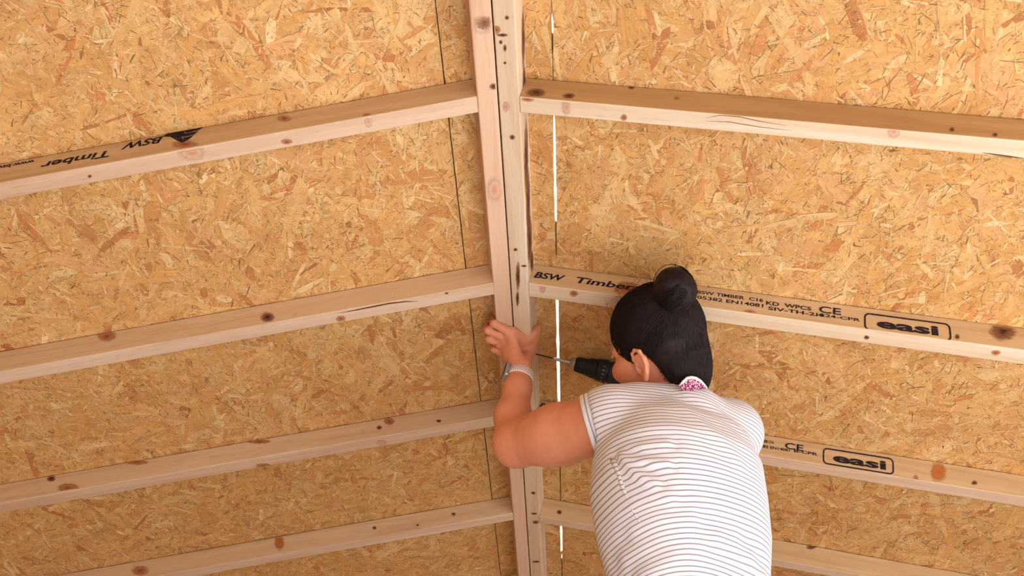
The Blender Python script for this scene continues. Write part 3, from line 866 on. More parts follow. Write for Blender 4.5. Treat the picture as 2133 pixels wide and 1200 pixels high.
K.chain(TH_, [.0165, .0125, .0102, .0085], .009)
# right hand closed round the drill's grip
gX = nz(np.cross(GDN, DAX))                          # sideways across the grip
palm = GRIP_T + GDN*.06 + DAX*.030
K.cap(WR, palm + DAX*.006, .022, .024, k=.015)
K.cap(palm + GDN*-.022 + DAX*.002, palm + GDN*.028 + DAX*.002, .019, k=.012)
for j, (l, r) in enumerate(((.072, .0088), (.078, .009), (.073, .0086), (.058, .0077))):
    c = GRIP_T + GDN*(.034 + j*.0185)
    a0 = c + DAX*.026 + gX*.020; a1 = c - DAX*.004 + gX*.027; a2 = c - DAX*.028 + gX*.014; a3 = c - DAX*.026 - gX*.010; a4 = c - DAX*.012 - gX*.024
    finger(K, [a0, a1, a2, a3, a4][: 5 if j < 3 else 4], [r*1.15, r*1.05, r, r*.95, r*.85][: 5 if j < 3 else 4])
K.chain([palm + DAX*.004 - gX*.018, GRIP_T + GDN*.028 + DAX*.008 - gX*.028, GRIP_T + GDN*.024 - DAX*.020 - gX*.026], [.014, .011, .0088], .008)
SV, SQ = K.mesh(); SV = relax(SV, SQ, 2, .45)
for q in (-1, 1):
    E = Fld(hp(-.004, q*.075, -.022)-.055, hp(-.004, q*.075, -.022)+.055, .0013)
    # ear: rim, inner fold, bowl and lobe
    def ep(f, u, o=0.0): return hp(-.004 + f, q*(.0640 + o + (-f)*.16), -.022 + u)
    E.ell(ep(-.006, .003, .006), np.stack([nz(HF + q*HL*-.16), nz(q*HL + HF*.16), HU]), (.0180, .0085, .0300), .004)
    rim = [ep(.008, -.002, .004), ep(.010, .012, .009), ep(.006, .025, .012), ep(-.006, .031, .014), ep(-.018, .026, .015), ep(-.024, .012, .015), ep(-.023, -.004, .014), ep(-.016, -.018, .012), ep(-.006, -.029, .008)]
    E.chain(rim, [.0034, .0035, .0036, .0038, .0038, .0037, .0038, .0046, .0060], .003)
    E.chain([ep(-.004, .018, .010), ep(-.013, .010, .011), ep(-.014, -.004, .011), ep(-.008, -.014, .010)], [.0024, .0027, .0027, .0024], .003)
    E.ell(ep(-.002, -.005, .012), HEAD, (.0080, .010, .0115), .002, 'sub')
    E.cap(ep(-.004, 0, -.012), ep(-.004, 0, .0), .013, .012, .004)
    E.cap(ep(.009, -.006, .008), ep(.008, -.012, .008), .0042, k=.003)
    ev, eq = E.mesh(); ev = relax(ev, eq, 1, .4); SQ = np.concatenate([SQ, eq+len(SV)]); SV = np.concatenate([SV, ev])

SKIN = Mat('skin', rough=0.5, spec=0.35)
_n = SKIN.noise(SKIN.coords('Object'), 30, 4, .6); _n2 = SKIN.noise(SKIN.coords('Object'), 420, 2, .6)
_c = SKIN.ramp(_n, [(.3, srgb(220,142,106)), (.7, srgb(232,156,120))])
SKIN.base(_c); SKIN.bump(_n2, .12, .0006)
SKIN.b.inputs['Subsurface Weight'].default_value = .12; SKIN.b.inputs['Subsurface Radius'].default_value = (.012, .004, .002)
SKIN = SKIN.m

woman = root('person', (tor(0,0,0)[0], tor(0,0,0)[1], FEET), 'person in a striped T-shirt with dark hair in a bun, arm raised to the ridge', 'person')
body = finish('body', np_mesh('body', SV, SQ), SKIN, woman, True)
body['label'] = 'bare arms, neck and head'

# freckles on the upper arm
# ---- hair
HAIR = Mat('dark brown hair', rough=0.6, spec=0.2)
_n = HAIR.noise(HAIR.coords('Object'), 60, 4, .6)
HAIR.base(HAIR.ramp(_n, [(.3, srgb(20,12,13)), (.75, srgb(42,25,23))])); HAIR.bump(_n, .4, .002); HAIR = HAIR.m
HH = Fld(HC-.2, HC+.24, .0032)
HH.ell(hp(-.018, 0, .034), HEAD, (.100, .082, .092), .01)
HH.ell(hp(-.056, 0, -.022), HEAD, (.052, .062, .096), .02)
# cut along the hairline: forehead, temple, behind the ear, nape
def hairline(X, Y, Z):
    f = (X-HC[0])*HF[0]+(Y-HC[1])*HF[1]+(Z-HC[2])*HF[2]; u = (X-HC[0])*HU[0]+(Y-HC[1])*HU[1]+(Z-HC[2])*HU[2]; l = (X-HC[0])*HL[0]+(Y-HC[1])*HL[1]+(Z-HC[2])*HL[2]
    line = np.interp(f, [-.2, -.085, -.055, -.034, -.020, .004, .016, .030, .045, .062, .085, .12], [-.15, -.135, -.105, -.040, .016, .022, -.014, -.004, .020, .052, .078, .09])
    return (line - u)*.7 + .002*np.sin(f*260)*np.sin(l*190)
HH.put(hairline, HC-.2, HC+.24, .006, 'and')
BUN = hp(-.100, .020, .098)
HAIRV = HH.mesh(); 
hair = finish('hair', np_mesh('hair', relax(HAIRV[0], HAIRV[1], 1), HAIRV[1]), HAIR, woman, True)
hair['label'] = 'dark hair pulled up from the nape'
BB = Fld(BUN-.09, BUN+.09, .003)
BB.ell(BUN, HEAD, (.034, .036, .044), .01)
BB.cap(BUN - (BUN-HC)*.42, BUN, .036, .035, .02)
for k in range(9):
    a = RNG.uniform(0, 6.28, 2); v = nz(RNG.normal(size=3))
    BB.ell(BUN + v*.032, np.stack([v, nz(np.cross(v, [.3,.5,.8])), nz(np.cross(v, np.cross(v, [.3,.5,.8])))]), (.013, .025, .016), .003)
bv, bq = BB.mesh()
bun = finish('hair_bun', np_mesh('hair_bun', relax(bv, bq, 1), bq), HAIR, hair, True)
# locks: fine tubes of hair lying on the head and wound round the bun
parts = []
bd = nz(BUN-HC)
ce = hp(-.018, 0, .034); re_ = np.array([.1015, .0835, .0935])
for k in range(1500):
    f0 = RNG.uniform(-.10, .085); side = RNG.choice([-1, 1])
    uu = np.interp(f0, [-.2, -.085, -.055, -.034, -.020, .004, .016, .030, .045, .062, .085, .12], [-.10, -.098, -.075, -.035, .016, .022, -.014, -.004, .020, .052, .078, .09]) + .004
    d0 = np.array([f0+.018, side*RNG.uniform(.02, .09), uu-.034+RNG.normal(0, .0022)]); d0 = d0/np.linalg.norm(d0/re_)/1.0
    d0w = d0/np.linalg.norm(d0)
    e = HEAD @ (BUN-ce); ew = e/np.linalg.norm(e) + RNG.normal(0, .10, 3)
    pts = []
    for t in np.linspace(0.0, .93, 9):
        w = d0w*(1-t) + ew*t; w = w/np.linalg.norm(w/re_)
        off = 1.0 + .012*math.sin(3*t+k)
        q = ce + HEAD.T @ (w*off)
        # over the thicker mass at the back of the head
        lq = HEAD @ (q-hp(-.056, 0, -.022)); s_ = np.linalg.norm(lq/np.array([.0535, .0635, .0975]))
        if s_ < 1: q = hp(-.056, 0, -.022) + HEAD.T @ (lq/s_)
        pts.append(q)
    parts.append(tube(pts, np.linspace(.00035, .0009, 9), 4, cap=False))
for k in range(200):
    _ax = nz(np.array([.2, .5, 1.0]) + RNG.normal(0, .28, 3)); v = nz(np.cross(_ax, RNG.normal(size=3))); w = np.cross(_ax, v); a0 = RNG.uniform(0, 6.28); r = np.array([.0375, .0395, .0455])*RNG.uniform(1.0, 1.13)
    pts = []
    for t in np.linspace(0, RNG.uniform(1.5, 3.6), 12):
        q = v*math.cos(a0+t) + w*math.sin(a0+t); pts.append(BUN + HEAD.T @ (q*r))
    parts.append(tube(pts, .0007, 4, cap=False))
for k in range(700):
    ww = RNG.uniform(-1.35, 1.35); uu = RNG.uniform(-.95, -.15)
    d0 = np.array([-math.cos(ww)*math.sqrt(1-uu*uu), math.sin(ww)*math.sqrt(1-uu*uu), uu])*np.array([.0535, .0635, .0975])
    q0 = hp(-.056, 0, -.022) + HEAD.T @ d0; sd_ = RNG.normal(0, .008, 3); pts = []
    for t in np.linspace(0, RNG.uniform(.75, .97), 9):
        q = q0*(1-t) + (BUN + sd_ - (BUN-HC)*.12)*t
        for cc, rr_ in ((hp(-.056, 0, -.022), np.array([.0535, .0635, .0975])), (ce, re_)):
            lq = HEAD @ (q-cc); s_ = np.linalg.norm(lq/rr_)
            if s_ < 1.004: q = cc + HEAD.T @ (lq/s_*1.004)
        pts.append(q)
    parts.append(tube(pts, np.linspace(.0004, .0008, 9), 4, cap=False))
v_, f_ = join(parts)
lk = mesh_obj('hair_locks', v_, f_, HAIR, hair, True); lk['kind'] = 'stuff'
parts = []
for k in range(75):
    if k < 40:
        d = nz(np.array([RNG.uniform(-.6, .9), RNG.uniform(-.3, 1), RNG.uniform(.1, 1)])); p0 = ce + HEAD.T @ (d/np.linalg.norm(d/re_))
        g = HEAD.T @ d
    elif k < 58:
        g = nz(RNG.normal(size=3)); p0 = BUN + g*.042
    else:
        d = nz(np.array([-1.0, RNG.uniform(-.6, .8), RNG.uniform(-.9, .2)])); g = HEAD.T @ d; p0 = hp(-.056, 0, -.022) + HEAD.T @ (d/np.linalg.norm(d/np.array([.052,.062,.096])))
    L_ = RNG.uniform(.015, .05); sd_ = nz(np.cross(g, RNG.normal(size=3))); cu_ = nz(np.cross(g, sd_))
    c_ = RNG.uniform(.3, 1.4); rr = RNG.uniform(.3, 2.2)
    pts = [p0 + g*L_*.45*t*(1 - .4*t) + sd_*L_*t*c_ + cu_*L_*.25*math.sin(t*rr*2.5) for t in np.linspace(0, 1, 9)]
    parts.append(tube(pts, .00028, 3, cap=False))
v_, f_ = join(parts)
sh = mesh_obj('stray_hairs', v_, f_, HAIR, hair, True); sh['kind'] = 'stuff'
EYEW = Mat('eye', rough=.15, spec=.5, color=srgb(236,230,224)).m; EYED = Mat('brown iris', rough=.2, spec=.5, color=srgb(60,36,22)).m
for q in (-1, 1):
    c = hp(.066, q*.031, -.004)
    v_, f_ = lathe(c, HF, [(-.011*math.cos(w), .0115*math.sin(w)+1e-5) for w in np.linspace(0, math.pi, 12)], 18)
    e_ = mesh_obj('eye', v_, f_, EYEW, woman, True)
    v_, f_ = lathe(c + HF*.0092, HF, [(0, .0055), (.0012, .0050), (.0022, .0020), (.0023, .0001)], 16)
    mesh_obj('iris', v_, f_, EYED, e_, True)

# ---- shirt
SH = Fld(tor(-.30, -.25, -.60) - .08, tor(.30, .25, .12) + .10, .0045)
lev = np.array([[-.62,.165,.118,-.006,.00],[-.50,.158,.116,-.008,.00],[-.40,.134,.112,-.012,-.005],[-.33,.142,.117,-.016,-.010],[-.26,.158,.124,-.018,-.015],[-.18,.166,.128,-.020,-.018],[-.11,.164,.124,-.016,-.022],[-.05,.150,.105,-.008,-.020],[0.0,.118,.080,.000,-.014],[.035,.085,.060,.012,-.006],[.06,.055,.045,.02,0.0],[.09,.03,.03,.02,0.0]])
def torso(X, Y, Z):
    dx, dy, z = X-MID[0], Y-MID[1], Z-MID[2]
    a_ = dx*LAT[0]+dy*LAT[1]; f_ = dx*FWD[0]+dy*FWD[1]
    g = [np.interp(z, lev[:, 0], lev[:, j]) for j in range(1, 5)]
    e = 2.3
    rr = (np.abs((a_-g[2])/g[0])**e + np.abs((f_-g[3])/g[1])**e)**(1/e)
    return (rr-1)*np.minimum(g[0], g[1])*.9
SH.put(torso, tor(-.3,-.25,-.6)-.08, tor(.3,.25,.12)+.1, .01)
CUF = at(1245, 886, 1.885)                              # centre of the left cuff
ADIR = nz(-RC[0]*.95 + RC[1]*.30 + RC[2]*.12)
SH.cap(tor(-.06, -.01, -.02), SL, .066, .066, .035); SH.cap(SL, CUF + ADIR*.02, .0645, .0600, .02)
SH.cap(tor(-.05, -.005, .012), SL + UP*.008, .05, .055, .03)
SH.cap(tor(.06, -.01, -.02), SR, .064, .064, .035)
RDIR = nz(ER-SR); CUFR = SR + (ER-SR)*.42
SH.cap(SR, CUFR + RDIR*.02, .064, .062, .02)
SH.cap(tor(.04, -.005, .015), SR + UP*.006, .05, .052, .03)
SH.cap(at(1428,868,1.905), at(1430,905,1.90), .058, .07, .03); SH.cap(at(1330,862,1.90), at(1428,866,1.905), .060, .058, .02); SH.cap(at(1440,872,1.905), at(1512,905,1.95), .055, .060, .03)
# cut flat at the cuffs and at the hem
def cutp(c, d):
    return lambda X, Y, Z: (X-c[0])*d[0]+(Y-c[1])*d[1]+(Z-c[2])*d[2]
def cut_arm(c, d):
    def fn(X, Y, Z):
        pl = (X-c[0])*d[0]+(Y-c[1])*d[1]+(Z-c[2])*d[2]
        r = np.sqrt((X-c[0])**2+(Y-c[1])**2+(Z-c[2])**2) - .13
        return np.minimum(-pl, -r)*-1 if False else np.minimum(pl, .2)
    return fn
m_ = .16
def sub_beyond(c, d):
    # remove what lies beyond the cuff plane within a ball round it
    def fn(X, Y, Z):
        pl = -((X-c[0])*d[0]+(Y-c[1])*d[1]+(Z-c[2])*d[2])
        r = np.sqrt((X-c[0]-d[0]*.06)**2+(Y-c[1]-d[1]*.06)**2+(Z-c[2]-d[2]*.06)**2) - .095
        return np.maximum(pl, r)
    SH.put(fn, c-m_, c+m_, .002, 'sub')
sub_beyond(CUF, ADIR); sub_beyond(CUFR, RDIR)
SH.put(cutp(tor(0,0,-.585), -UP), tor(-.4,-.4,-.75), tor(.4,.4,-.52), .004, 'and')
HV, HQ = SH.mesh(); HV = relax(HV, HQ, 3, .5)
from mathutils.bvhtree import BVHTree
bvh = BVHTree.FromPolygons([tuple(v) for v in HV], [tuple(q) for q in HQ])
def on_shirt(px, py):
    d = Vector(ray(px, py)).normalized()
    loc, nrm, i_, dist = bvh.ray_cast(Vector(CAM), d)
    return (np.array(loc), np.array(nrm)) if loc is not None else (None, None)
nrm = np.zeros_like(HV)
fn_ = np.cross(HV[HQ[:,2]]-HV[HQ[:,0]], HV[HQ[:,3]]-HV[HQ[:,1]])
for j in range(4): np.add.at(nrm, HQ[:, j], fn_)
nrm /= np.linalg.norm(nrm, axis=1)[:, None] + 1e-9
def seg_d(P, A, Bq):
    ba = Bq-A; t = np.clip(((P-A) @ ba)/(ba @ ba), 0, 1); return np.linalg.norm(P-A-t[:, None]*ba, axis=1), t
disp = np.zeros(len(HV)); sshift = np.zeros(len(HV))
FOLDS = [([(1292,948),(1330,960),(1390,966)], .0024, .007), ([(1292,954),(1325,985),(1365,1006)], .0022, .007), ([(1290,940),(1340,928),(1390,922)], .0018, .008),
         ([(1300,962),(1345,1005),(1400,1040)], .0016, .010), ([(1320,1105),(1380,1082),(1440,1075)], .0016, .012), ([(1300,1165),(1370,1125),(1450,1105),(1530,1115)], .0020, .014),
         ([(1340,1195),(1410,1155),(1480,1135),(1560,1165)], .0020, .014), ([(1430,820),(1500,860),(1560,915)], .0020, .014), ([(1400,835),(1460,880),(1540,960)], .0018, .014),
         ([(1500,1125),(1560,1160),(1590,1198)], .0020, .012)]
for pts, amp, wid in FOLDS:
    S3 = [on_shirt(*p)[0] for p in pts]; S3 = [p for p in S3 if p is not None]
    if len(S3) < 2: continue
    best = np.full(len(HV), 1e3)
    for a, b in zip(S3[:-1], S3[1:]):
        d, t = seg_d(HV, a, b); best = np.minimum(best, d)
    g = np.exp(-(best/wid)**2)
    disp += amp*g - amp*.6*np.exp(-((best-2.1*wid)/wid)**2)
HV2 = HV + nrm*disp[:, None]
# stripe coordinate: height along the trunk, wrapped to follow folds and the set of the sleeve
rel = HV - MID
ax = rel @ LAT; fz = rel @ FWD
stripe = rel[:, 2] - disp*.5 + .0022*np.sin(ax*17+rel[:, 2]*9)
_sp = [on_shirt(*p)[0] for p in ((1274,945),(1288,987),(1298,1020),(1307,1040),(1331,1086),(1370,1125),(1410,1180))]
_sp = np.array([p for p in _sp if p is not None]) - MID
_o = np.argsort(_sp[:, 2]); axs = np.interp(rel[:, 2], _sp[_o, 2], (_sp @ LAT)[_o])
below = np.clip((_sp[:, 2].max() - rel[:, 2])/.05, 0, 1)
_d = np.clip(axs - ax, -.3, .12); stripe += below*.75*.5*(_d + np.sqrt(_d**2 + (.006 + .05*np.clip((-.16-rel[:, 2])/.1, 0, 1))**2))*np.clip((rel[:, 2]+.46)/.2, 0, 1)
# twist of the cloth towards the left side below the armpit
low = np.clip((-rel[:, 2]-.22)/.25, 0, 1)
stripe += low*(.10*np.clip(ax+.02, -.2, .2)*0 + .020*np.sin((ax+.02)*18))
SHIRT = Mat('white striped jersey', rough=0.85, spec=0.1)
def jersey(m, attr, period, duty):
    a = m.n.new('ShaderNodeAttribute'); a.attribute_name = attr
    nz_ = m.noise(m.coords('Object'), 14, 2); 
    s_ = m.math('ADD', m.math('DIVIDE', a.outputs['Fac'], period), m.math('MULTIPLY', nz_, .2))
    fr = m.math('FRACT', s_); tri = m.math('ABSOLUTE', m.math('SUBTRACT', fr, .5))
    f = m.ramp(tri, [(duty, (1,1,1,1)), (duty+.09, (0,0,0,1))])
    w = m.noise(m.coords('Object', (1,1,1)), 900, 2, .5)
    c = m.mix(f, srgb(236,235,241), srgb(160,148,158))
    m.base(c); m.bump(w, .25, .0006)
jersey(SHIRT, 'stripe', .0095, .085); SHIRT = SHIRT.m
shirt = finish('shirt', np_mesh('shirt', HV2, HQ, {'stripe': stripe}), SHIRT, woman, True)
shirt['label'] = 'white T-shirt with thin grey stripes'
bvh = BVHTree.FromPolygons([tuple(v) for v in HV2], [tuple(q) for q in HQ])
# cuffs: a turned band with stripes running round the arm
def cuff(c, d, r, wdt, name, e1r=1.0):
    a = nz(np.cross(d, UP)); b = np.cross(d, a); n = 48; V = []; st = []
    prof = [(-wdt*.5, r+.0010), (-wdt*.45, r+.0032), (0, r+.0045), (wdt*.45, r+.0035), (wdt*.5, r+.001), (wdt*.45, r-.0015), (-wdt*.1, r-.003)]
    for (s_, r_) in prof:
        for k in range(n):
            w = 2*math.pi*k/n; rr = r_*(1 + .012*math.sin(3*w) + .006*math.sin(7*w))
            V.append(c + d*s_ + rr*(math.cos(w)*a + math.sin(w)*b)); st.append(s_)
    m = len(prof); Q = np.array([(i*n+k, i*n+(k+1) % n, ((i+1) % m)*n+(k+1) % n, ((i+1) % m)*n+k) for i in range(m) for k in range(n)])
    o = finish('sleeve_cuff', np_mesh('sleeve_cuff', np.array(V), Q, {'stripe': np.array(st)+.0245}), CUFFM, shirt, True); return o
CUFFM = Mat('cuff jersey', rough=.85, spec=.1); jersey(CUFFM, 'stripe', .0115, .07); CUFFM = CUFFM.m
cuff(CUF + ADIR*.004, ADIR, .0618, .026, 'l'); cuff(CUFR, RDIR, .061, .022, 'r')
# side seam, gathered under the arm
sp = [on_shirt(*p) for p in ((1276,955),(1282,970),(1288,987),(1293,1004),(1298,1020),(1307,1040),(1318,1064),(1331,1086),(1346,1100))]
sp = [p - n_*.0022 for p, n_ in sp if p is not None]
if len(sp) > 3:
    v_, f_ = tube([p for p in sp], [.0062 - .0046*k/(len(sp)-1) + .0008*math.sin(k*2.1) for k in range(len(sp))], 8)
    me_ = bpy.data.meshes.new('side_seam'); me_.from_pydata([tuple(v) for v in v_], [], f_)
    at_ = me_.attributes.new('stripe', 'FLOAT', 'POINT'); at_.data.foreach_set('value', [ (np.array(v)-MID)[2] for v in v_])
    finish('side_seam', me_, SHIRT, shirt, True)
# neckband lining showing behind the nape: white rim over a magenta print
PRINT = Mat('magenta print lining', rough=.8, spec=.1)
_vo = PRINT.n.new('ShaderNodeTexVoronoi'); _vo.inputs['Scale'].default_value = 190; PRINT.link(PRINT.coords('Object'), _vo.inputs['Vector'])
_nn = PRINT.noise(PRINT.coords('Object'), 300, 2, .6)
PRINT.base(PRINT.ramp(_nn, [(.46, srgb(132,26,72)), (.60, srgb(232,196,206))])); PRINT = PRINT.m
WHITE = Mat('white jersey rim', rough=.85, spec=.1, color=srgb(236,230,226)).m
def collar_pt(px, py, d): return at(px, py, d)
cv = []; cw = []
CP = [((1416,806),(1414,803)), ((1424,798),(1422,793)), ((1432,791),(1430,785)), ((1440,789),(1439,783)), ((1449,791),(1450,785)), ((1458,796),(1460,791)), ((1466,803),(1468,800)), ((1472,810),(1475,808))]
n_ = len(CP); dd = [1.915 + .010*math.cos((k-3)/4*1.2) for k in range(n_)]
low_ = [(1414,806),(1420,808),(1428,810),(1438,811),(1447,809),(1456,807),(1465,806),(1473,806)]
dd = []
for k in range(n_):
    h_ = on_shirt(low_[k][0], low_[k][1] + 3)[0]
    dd.append(((h_ - CAM) @ RC[2]) if h_ is not None else 1.88)
dd = [float(np.median(dd[max(0, k-2):k+3])) - .003 for k in range(n_)]
V = []
for k in range(n_):
    V += [at(low_[k][0], low_[k][1]+4, dd[k]-.004), at(*CP[k][0], dd[k]), at(*CP[k][0], dd[k]+.003), at(low_[k][0], low_[k][1]+4, dd[k]-.001)]
Fq = []
for k in range(n_-1):
    for j in range(4): l = (j+1) % 4; Fq.append((k*4+j, (k+1)*4+j, (k+1)*4+l, k*4+l))
Fq += [(0,1,2,3), (4*n_-1, 4*n_-2, 4*n_-3, 4*n_-4)]
o = mesh_obj('neckband_lining', V, Fq, PRINT, shirt, False); o['label'] = 'magenta printed neckband lining'
v_, f_ = tube([at(CP[k][1][0]*.5+CP[k][0][0]*.5, CP[k][1][1]*.5+CP[k][0][1]*.5, dd[k]+.0015) for k in range(n_)], [.0022]+[.0031]*(n_-4)+[.0026,.002,.001], 8)
mesh_obj('neckband_rim', v_, f_, WHITE, shirt, True)

# ---- trousers and shoes (below the picture)
DENIM = Mat('dark blue denim', rough=.85, spec=.1, color=srgb(52,62,84)).m
TR = Fld(np.array([tor(0,0,0)[0]-.32, tor(0,0,0)[1]-.3, FEET+.03]), np.array([tor(0,0,0)[0]+.32, tor(0,0,0)[1]+.3, tor(0,0,-.42)[2]]), .009)
TR.ell(tor(.004, 0, -.58), BODY, (.165, .115, .10), .02)
for q in (-1, 1):
    hipj = tor(q*.085, 0, -.62); kn = tor(q*.10, .03, -.95); an = np.array([*tor(q*.11, 0, 0)[:2], FEET+.075])
    TR.chain([hipj, kn, an], [.092, .062, .05], .03)
tv, tq = TR.mesh()
finish('trousers', np_mesh('trousers', relax(tv, tq, 2), tq), DENIM, woman, True)
SHOE = Mat('grey canvas shoe', rough=.8, spec=.1, color=srgb(96,96,100)).m
for q in (-1, 1):
    an = np.array([*tor(q*.11, 0, 0)[:2], FEET])
    fF = Fld(an-np.array([.2,.2,.01]), an+np.array([.2,.25,.16]), .006)
    fF.cap(an + UP*.042 - FWD*.035, an + UP*.036 + FWD*.125, .038, .034, .02); fF.cap(an + UP*.05, an + UP*.10, .042, .046, .02)
    fF.put(cutp(an + UP*.003, -UP), an-.2, an+np.array([.2,.2,.05]), .003, 'and')
    v_, q_ = fF.mesh(); finish('shoe', np_mesh('shoe', relax(v_, q_, 1), q_), SHOE, woman, True)

# ---- wristwatch on the raised wrist
BLACKP = Mat('black plastic', rough=.42, spec=.4, color=srgb(26,26,30)).m
STEEL = Mat('brushed steel', rough=.3, spec=.5, color=srgb(176,174,172), metal=.6).m
STRAPM = Mat('pale pink silicone strap', rough=.5, spec=.3, color=srgb(244,228,222)).m
HOLEM = Mat('strap perforation', rough=.8, spec=.1, color=srgb(170,104,92)).m
wc = at(1084, 784, 2.155); wa = nz(nz(WL-FA) + RC[0]*.10 + RC[2]*.12)
wl = nz(-RC[0]*1.0 - RC[2]*.25 - wa*(( -RC[0]*1.0 - RC[2]*.25) @ wa)); wb = np.cross(wa, wl)
watch = root('wristwatch', wc, 'wristwatch with a perforated pale pink strap on the raised wrist', 'watch')
n = 56; V = []
ra, rb, wd, tk = .0282, .0268, .0185, .0024
for k in range(n):
    w = 2*math.pi*k/n; dr = math.cos(w)*wl*ra + math.sin(w)*wb*rb; dn = nz(math.cos(w)*wl/ra + math.sin(w)*wb/rb)
    for s_, t_ in ((-.5, 0), (.5, 0), (.5, .6), (.42, 1), (-.42, 1), (-.5, .6)):
        V.append(wc + dr + wa*wd*s_ + dn*tk*t_)
Fq = [(k*6+j, k*6+(j+1) % 6, ((k+1) % n)*6+(j+1) % 6, ((k+1) % n)*6+j) for k in range(n) for j in range(6)]
strap = mesh_obj('strap', V, Fq, STRAPM, watch, True)
for row in range(3):
    for k in range(-7, 8):
        w = math.pi*.5*(-1 if True else 1) + (k + (.5 if row % 2 else 0))*.17
        dr = math.cos(w)*wl*ra + math.sin(w)*wb*rb; dn = nz(math.cos(w)*wl/ra + math.sin(w)*wb/rb)
        if (dn @ RC[2]) > -.1: 
            w = -w; dr = math.cos(w)*wl*ra + math.sin(w)*wb*rb; dn = nz(math.cos(w)*wl/ra + math.sin(w)*wb/rb)
        c = wc + dr + dn*(tk-.0002) + wa*(row-1)*.0045
        v_, f_ = lathe(c, dn, [(0, .0013), (.0005, .0013), (.0006, .0008)], 8)
        mesh_obj('strap_hole', v_, f_, HOLEM, strap)
cn = nz(wl - RC[2]*.15); cb = nz(np.cross(wa, cn))
bm = box_bm(-.0185, .0185, -.0165, .0165, 0, .0115, .0045, 3); me_ = bm_mesh('case', bm)
me_.transform(frame_m(wc + cn*(ra-.001), wa, cb, np.cross(wa, cb)) if (np.cross(wa, cb) @ cn) > 0 else frame_m(wc + cn*(ra-.001), wa, -cb, np.cross(wa, -cb)))
case = finish('case', me_, STEEL, watch, False)
bm = box_bm(-.016, .016, -.014, .014, .0112, .0124, .0006, 1); me_ = bm_mesh('screen', bm)
me_.transform(frame_m(wc + cn*(ra-.001), wa, cb, np.cross(wa, cb)) if (np.cross(wa, cb) @ cn) > 0 else frame_m(wc + cn*(ra-.001), wa, -cb, np.cross(wa, -cb)))
finish('screen', me_, Mat('black glass', rough=.08, spec=.6, color=srgb(12,12,14)).m, case, False)
v_, f_ = lathe(wc + cn*(ra+.005) - RC[2]*.0165 - wa*.003, -RC[2], [(0,.0034),(.0022,.0034),(.0026,.0028)], 14); mesh_obj('crown', v_, f_, STEEL, case, True)
# finger ring
GOLD = Mat('pale gold', rough=.25, spec=.5, color=srgb(214,180,120), metal=1.0).m
rm, rp = KN_[2]; rc = rm*.42+rp*.58; rd = nz(rp-rm); ra_ = nz(np.cross(rd, RC[2])); rb_ = np.cross(rd, ra_)
pts = [rc + .0100*(math.cos(w)*ra_ + math.sin(w)*rb_) for w in np.linspace(0, 2*math.pi, 28, endpoint=False)]
v_, f_ = tube(pts, .0013, 8, closed=True)
ring = mesh_obj('finger_ring', v_, f_, GOLD, None, True, M4=Matrix.Translation(Vector(rc))); tag(ring, 'gold ring on the ring finger of the hand gripping the ridge', 'ring')

# ------------------------------------------------------------------ the drill
drill = root('power_drill', GRIP_B, 'black cordless drill with a long bit driven into the ridge timber', 'drill')
DARKB = Mat('dark drill steel', rough=.4, spec=.5, color=srgb(70,56,48), metal=.8).m
RUB = Mat('black rubber', rough=.6, spec=.3, color=srgb(30,29,33)).m
v_, f_ = lathe(TIP - DAX*.006, DAX, [(0, .0003), (.006, .0016)] + [(.006 + k*.004, .0016 + (.0004 if k % 2 else 0)) for k in range(1, 10)] + [(.062, .0019)], 10)
mesh_obj('drill_bit', v_, f_, DARKB, drill, True)
v_, f_ = lathe(TIP + DAX*DL*.24, DAX, [(0, .0020), (.003, .0036), (DL*.27, .0040)], 6)
mesh_obj('bit_holder', v_, f_, STEEL, drill)
v_, f_ = lathe(TIP + DAX*DL*.48, DAX, [(0, .0065), (.004, .0105), (.012, .0135), (DL*.1, .0135)], 20)
mesh_obj('chuck_jaws', v_, f_, STEEL, drill, True)
prof = [(0, .0125), (.002, .0160), (.006, .0178), (.020, .0190), (.026, .0188), (.032, .0212), (.046, .0235), (.048, .0242)]
sc_ = (DL*.46)/.078
v_, f_ = lathe(TIP + DAX*DL*.54, DAX, [(a*sc_, b) for a, b in prof], 30)
chuck = mesh_obj('chuck', v_, f_, RUB, drill, True)
v_, f_ = lathe(TIP + DAX*DL*.83, DAX, [(0, .0240), (.002, .0262), (.024, .0285), (.027, .0275), (.0275, .01)], 32)
coll = mesh_obj('torque_collar', v_, f_, BLACKP, drill, True)
NUMM = Mat('pale printed figures', rough=.6, color=srgb(176,172,164)).m
for k, tx in enumerate(('1', '3', '5', '7', '9', '11')):
    tm = text_mesh(tx, .0075, .0001)
    a = nz(-RC[2] - DAX*(-RC[2] @ DAX)); b = np.cross(DAX, a); w = (k-1.2)*.34
    e = math.cos(w)*a + math.sin(w)*b; tgt = -math.sin(w)*a + math.cos(w)*b
    tm.transform(frame_m(TIP + DAX*(DL*.83+.019) + e*.0286, tgt, -DAX, np.cross(tgt, -DAX)) if (np.cross(tgt, -DAX) @ e) > 0 else frame_m(TIP + DAX*(DL*.83+.019) + e*.0286, -tgt, -DAX, np.cross(-tgt, -DAX)))
    finish('scale_figure', tm, NUMM, coll)
HOUS = Mat('dark grey drill housing', rough=.5, spec=.4, color=srgb(48,48,54)).m
DF = Fld(np.minimum(CHB, GRIP_B)-.12, np.maximum(CHB + DAX*.16, GRIP_B)+.12, .004)
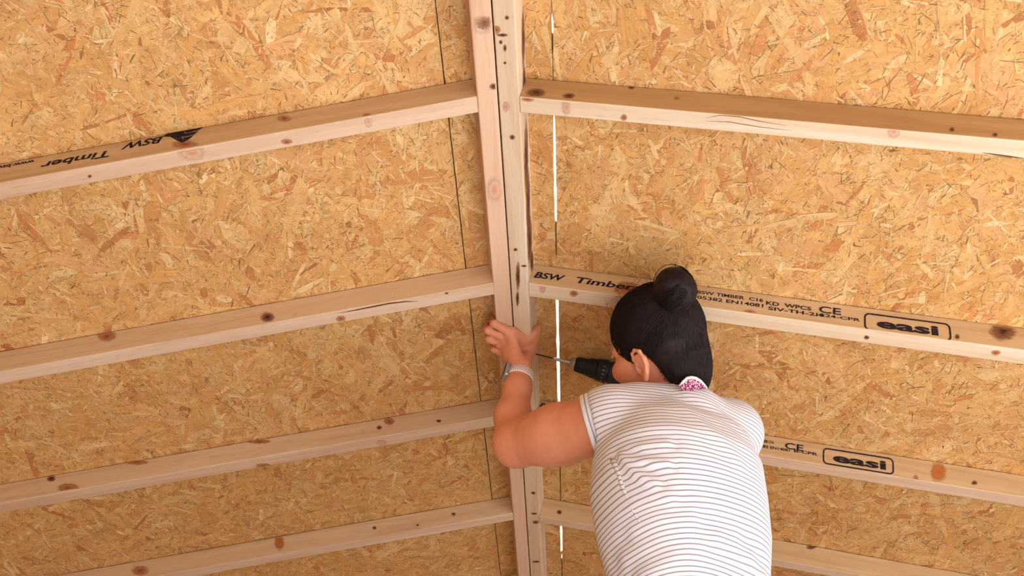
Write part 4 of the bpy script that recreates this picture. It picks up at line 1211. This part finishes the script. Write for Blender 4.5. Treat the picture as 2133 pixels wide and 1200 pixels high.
DF.cap(CHB + DAX*.012, CHB + DAX*.125, .0285, .0300, .006); DF.chain([GRIP_T, GRIP_T + GDN*.06 + DAX*.004, GRIP_B], [.021, .0185, .020], .012)
v_, q_ = DF.mesh(); hs = finish('drill_housing', np_mesh('drill_housing', relax(v_, q_, 1), q_), HOUS, drill, True)
v_, f_ = tube([GRIP_T + GDN*.026 - DAX*.016, GRIP_T + GDN*.032 - DAX*.026, GRIP_T + GDN*.042 - DAX*.024, GRIP_T + GDN*.048 - DAX*.017], [.005, .006, .006, .005], 8)
mesh_obj('trigger', v_, f_, RUB, drill, True)
bm = box_bm(-.060, .035, -.034, .034, 0, .05, .008, 3); me_ = bm_mesh('battery', bm)
me_.transform(frame_m(GRIP_B - GDN*.004, DAX, np.cross(GDN, DAX), GDN)); finish('battery', me_, BLACKP, drill)

# ------------------------------------------------------------------ trestle platform she stands on (below the picture)
PLK = pine('scaffold plank', srgb(206,176,136), srgb(190,158,118), srgb(160,124,86), .6)
GALV = Mat('galvanised tube', rough=.45, spec=.4, color=srgb(170,172,174), metal=.7).m
pc = tor(0, 0, 0)
trest = root('trestle_platform', (pc[0], pc[1], 0), 'plank platform on steel trestles under the woman', 'platform')
for k in range(2):
    y0 = pc[1] - .20 + k*.205
    mesh_obj('plank', *boxv(pc[0]-.65, pc[0]+.65, y0, y0+.198, FEET-.038, FEET-.0005), PLK, trest)
for q in (-1, 1):
    x = pc[0] + q*.52; pt = []
    for e in (-1, 1):
        pt.append(tube([(x, pc[1]+e*.17, FEET-.062), (x+q*.04, pc[1]+e*.27, .012)], .012, 10))
    pt.append(tube([(x, pc[1]-.23, FEET-.051), (x, pc[1]+.23, FEET-.051)], .0125, 10)); pt.append(tube([(x+q*.027, pc[1]-.235, .32), (x+q*.027, pc[1]+.235, .32)], .010, 10))
    mesh_obj('trestle_frame', *join(pt), GALV, trest, True)
print('DBG FEET', FEET, 'MID', MID, 'lens', np.linalg.norm(SL-EL_), np.linalg.norm(EL_-WL), np.linalg.norm(SR-ER), np.linalg.norm(ER-WR), 'DL', DL, 'ridge d', ridge_d(1060, 700), len(SV), len(HV))
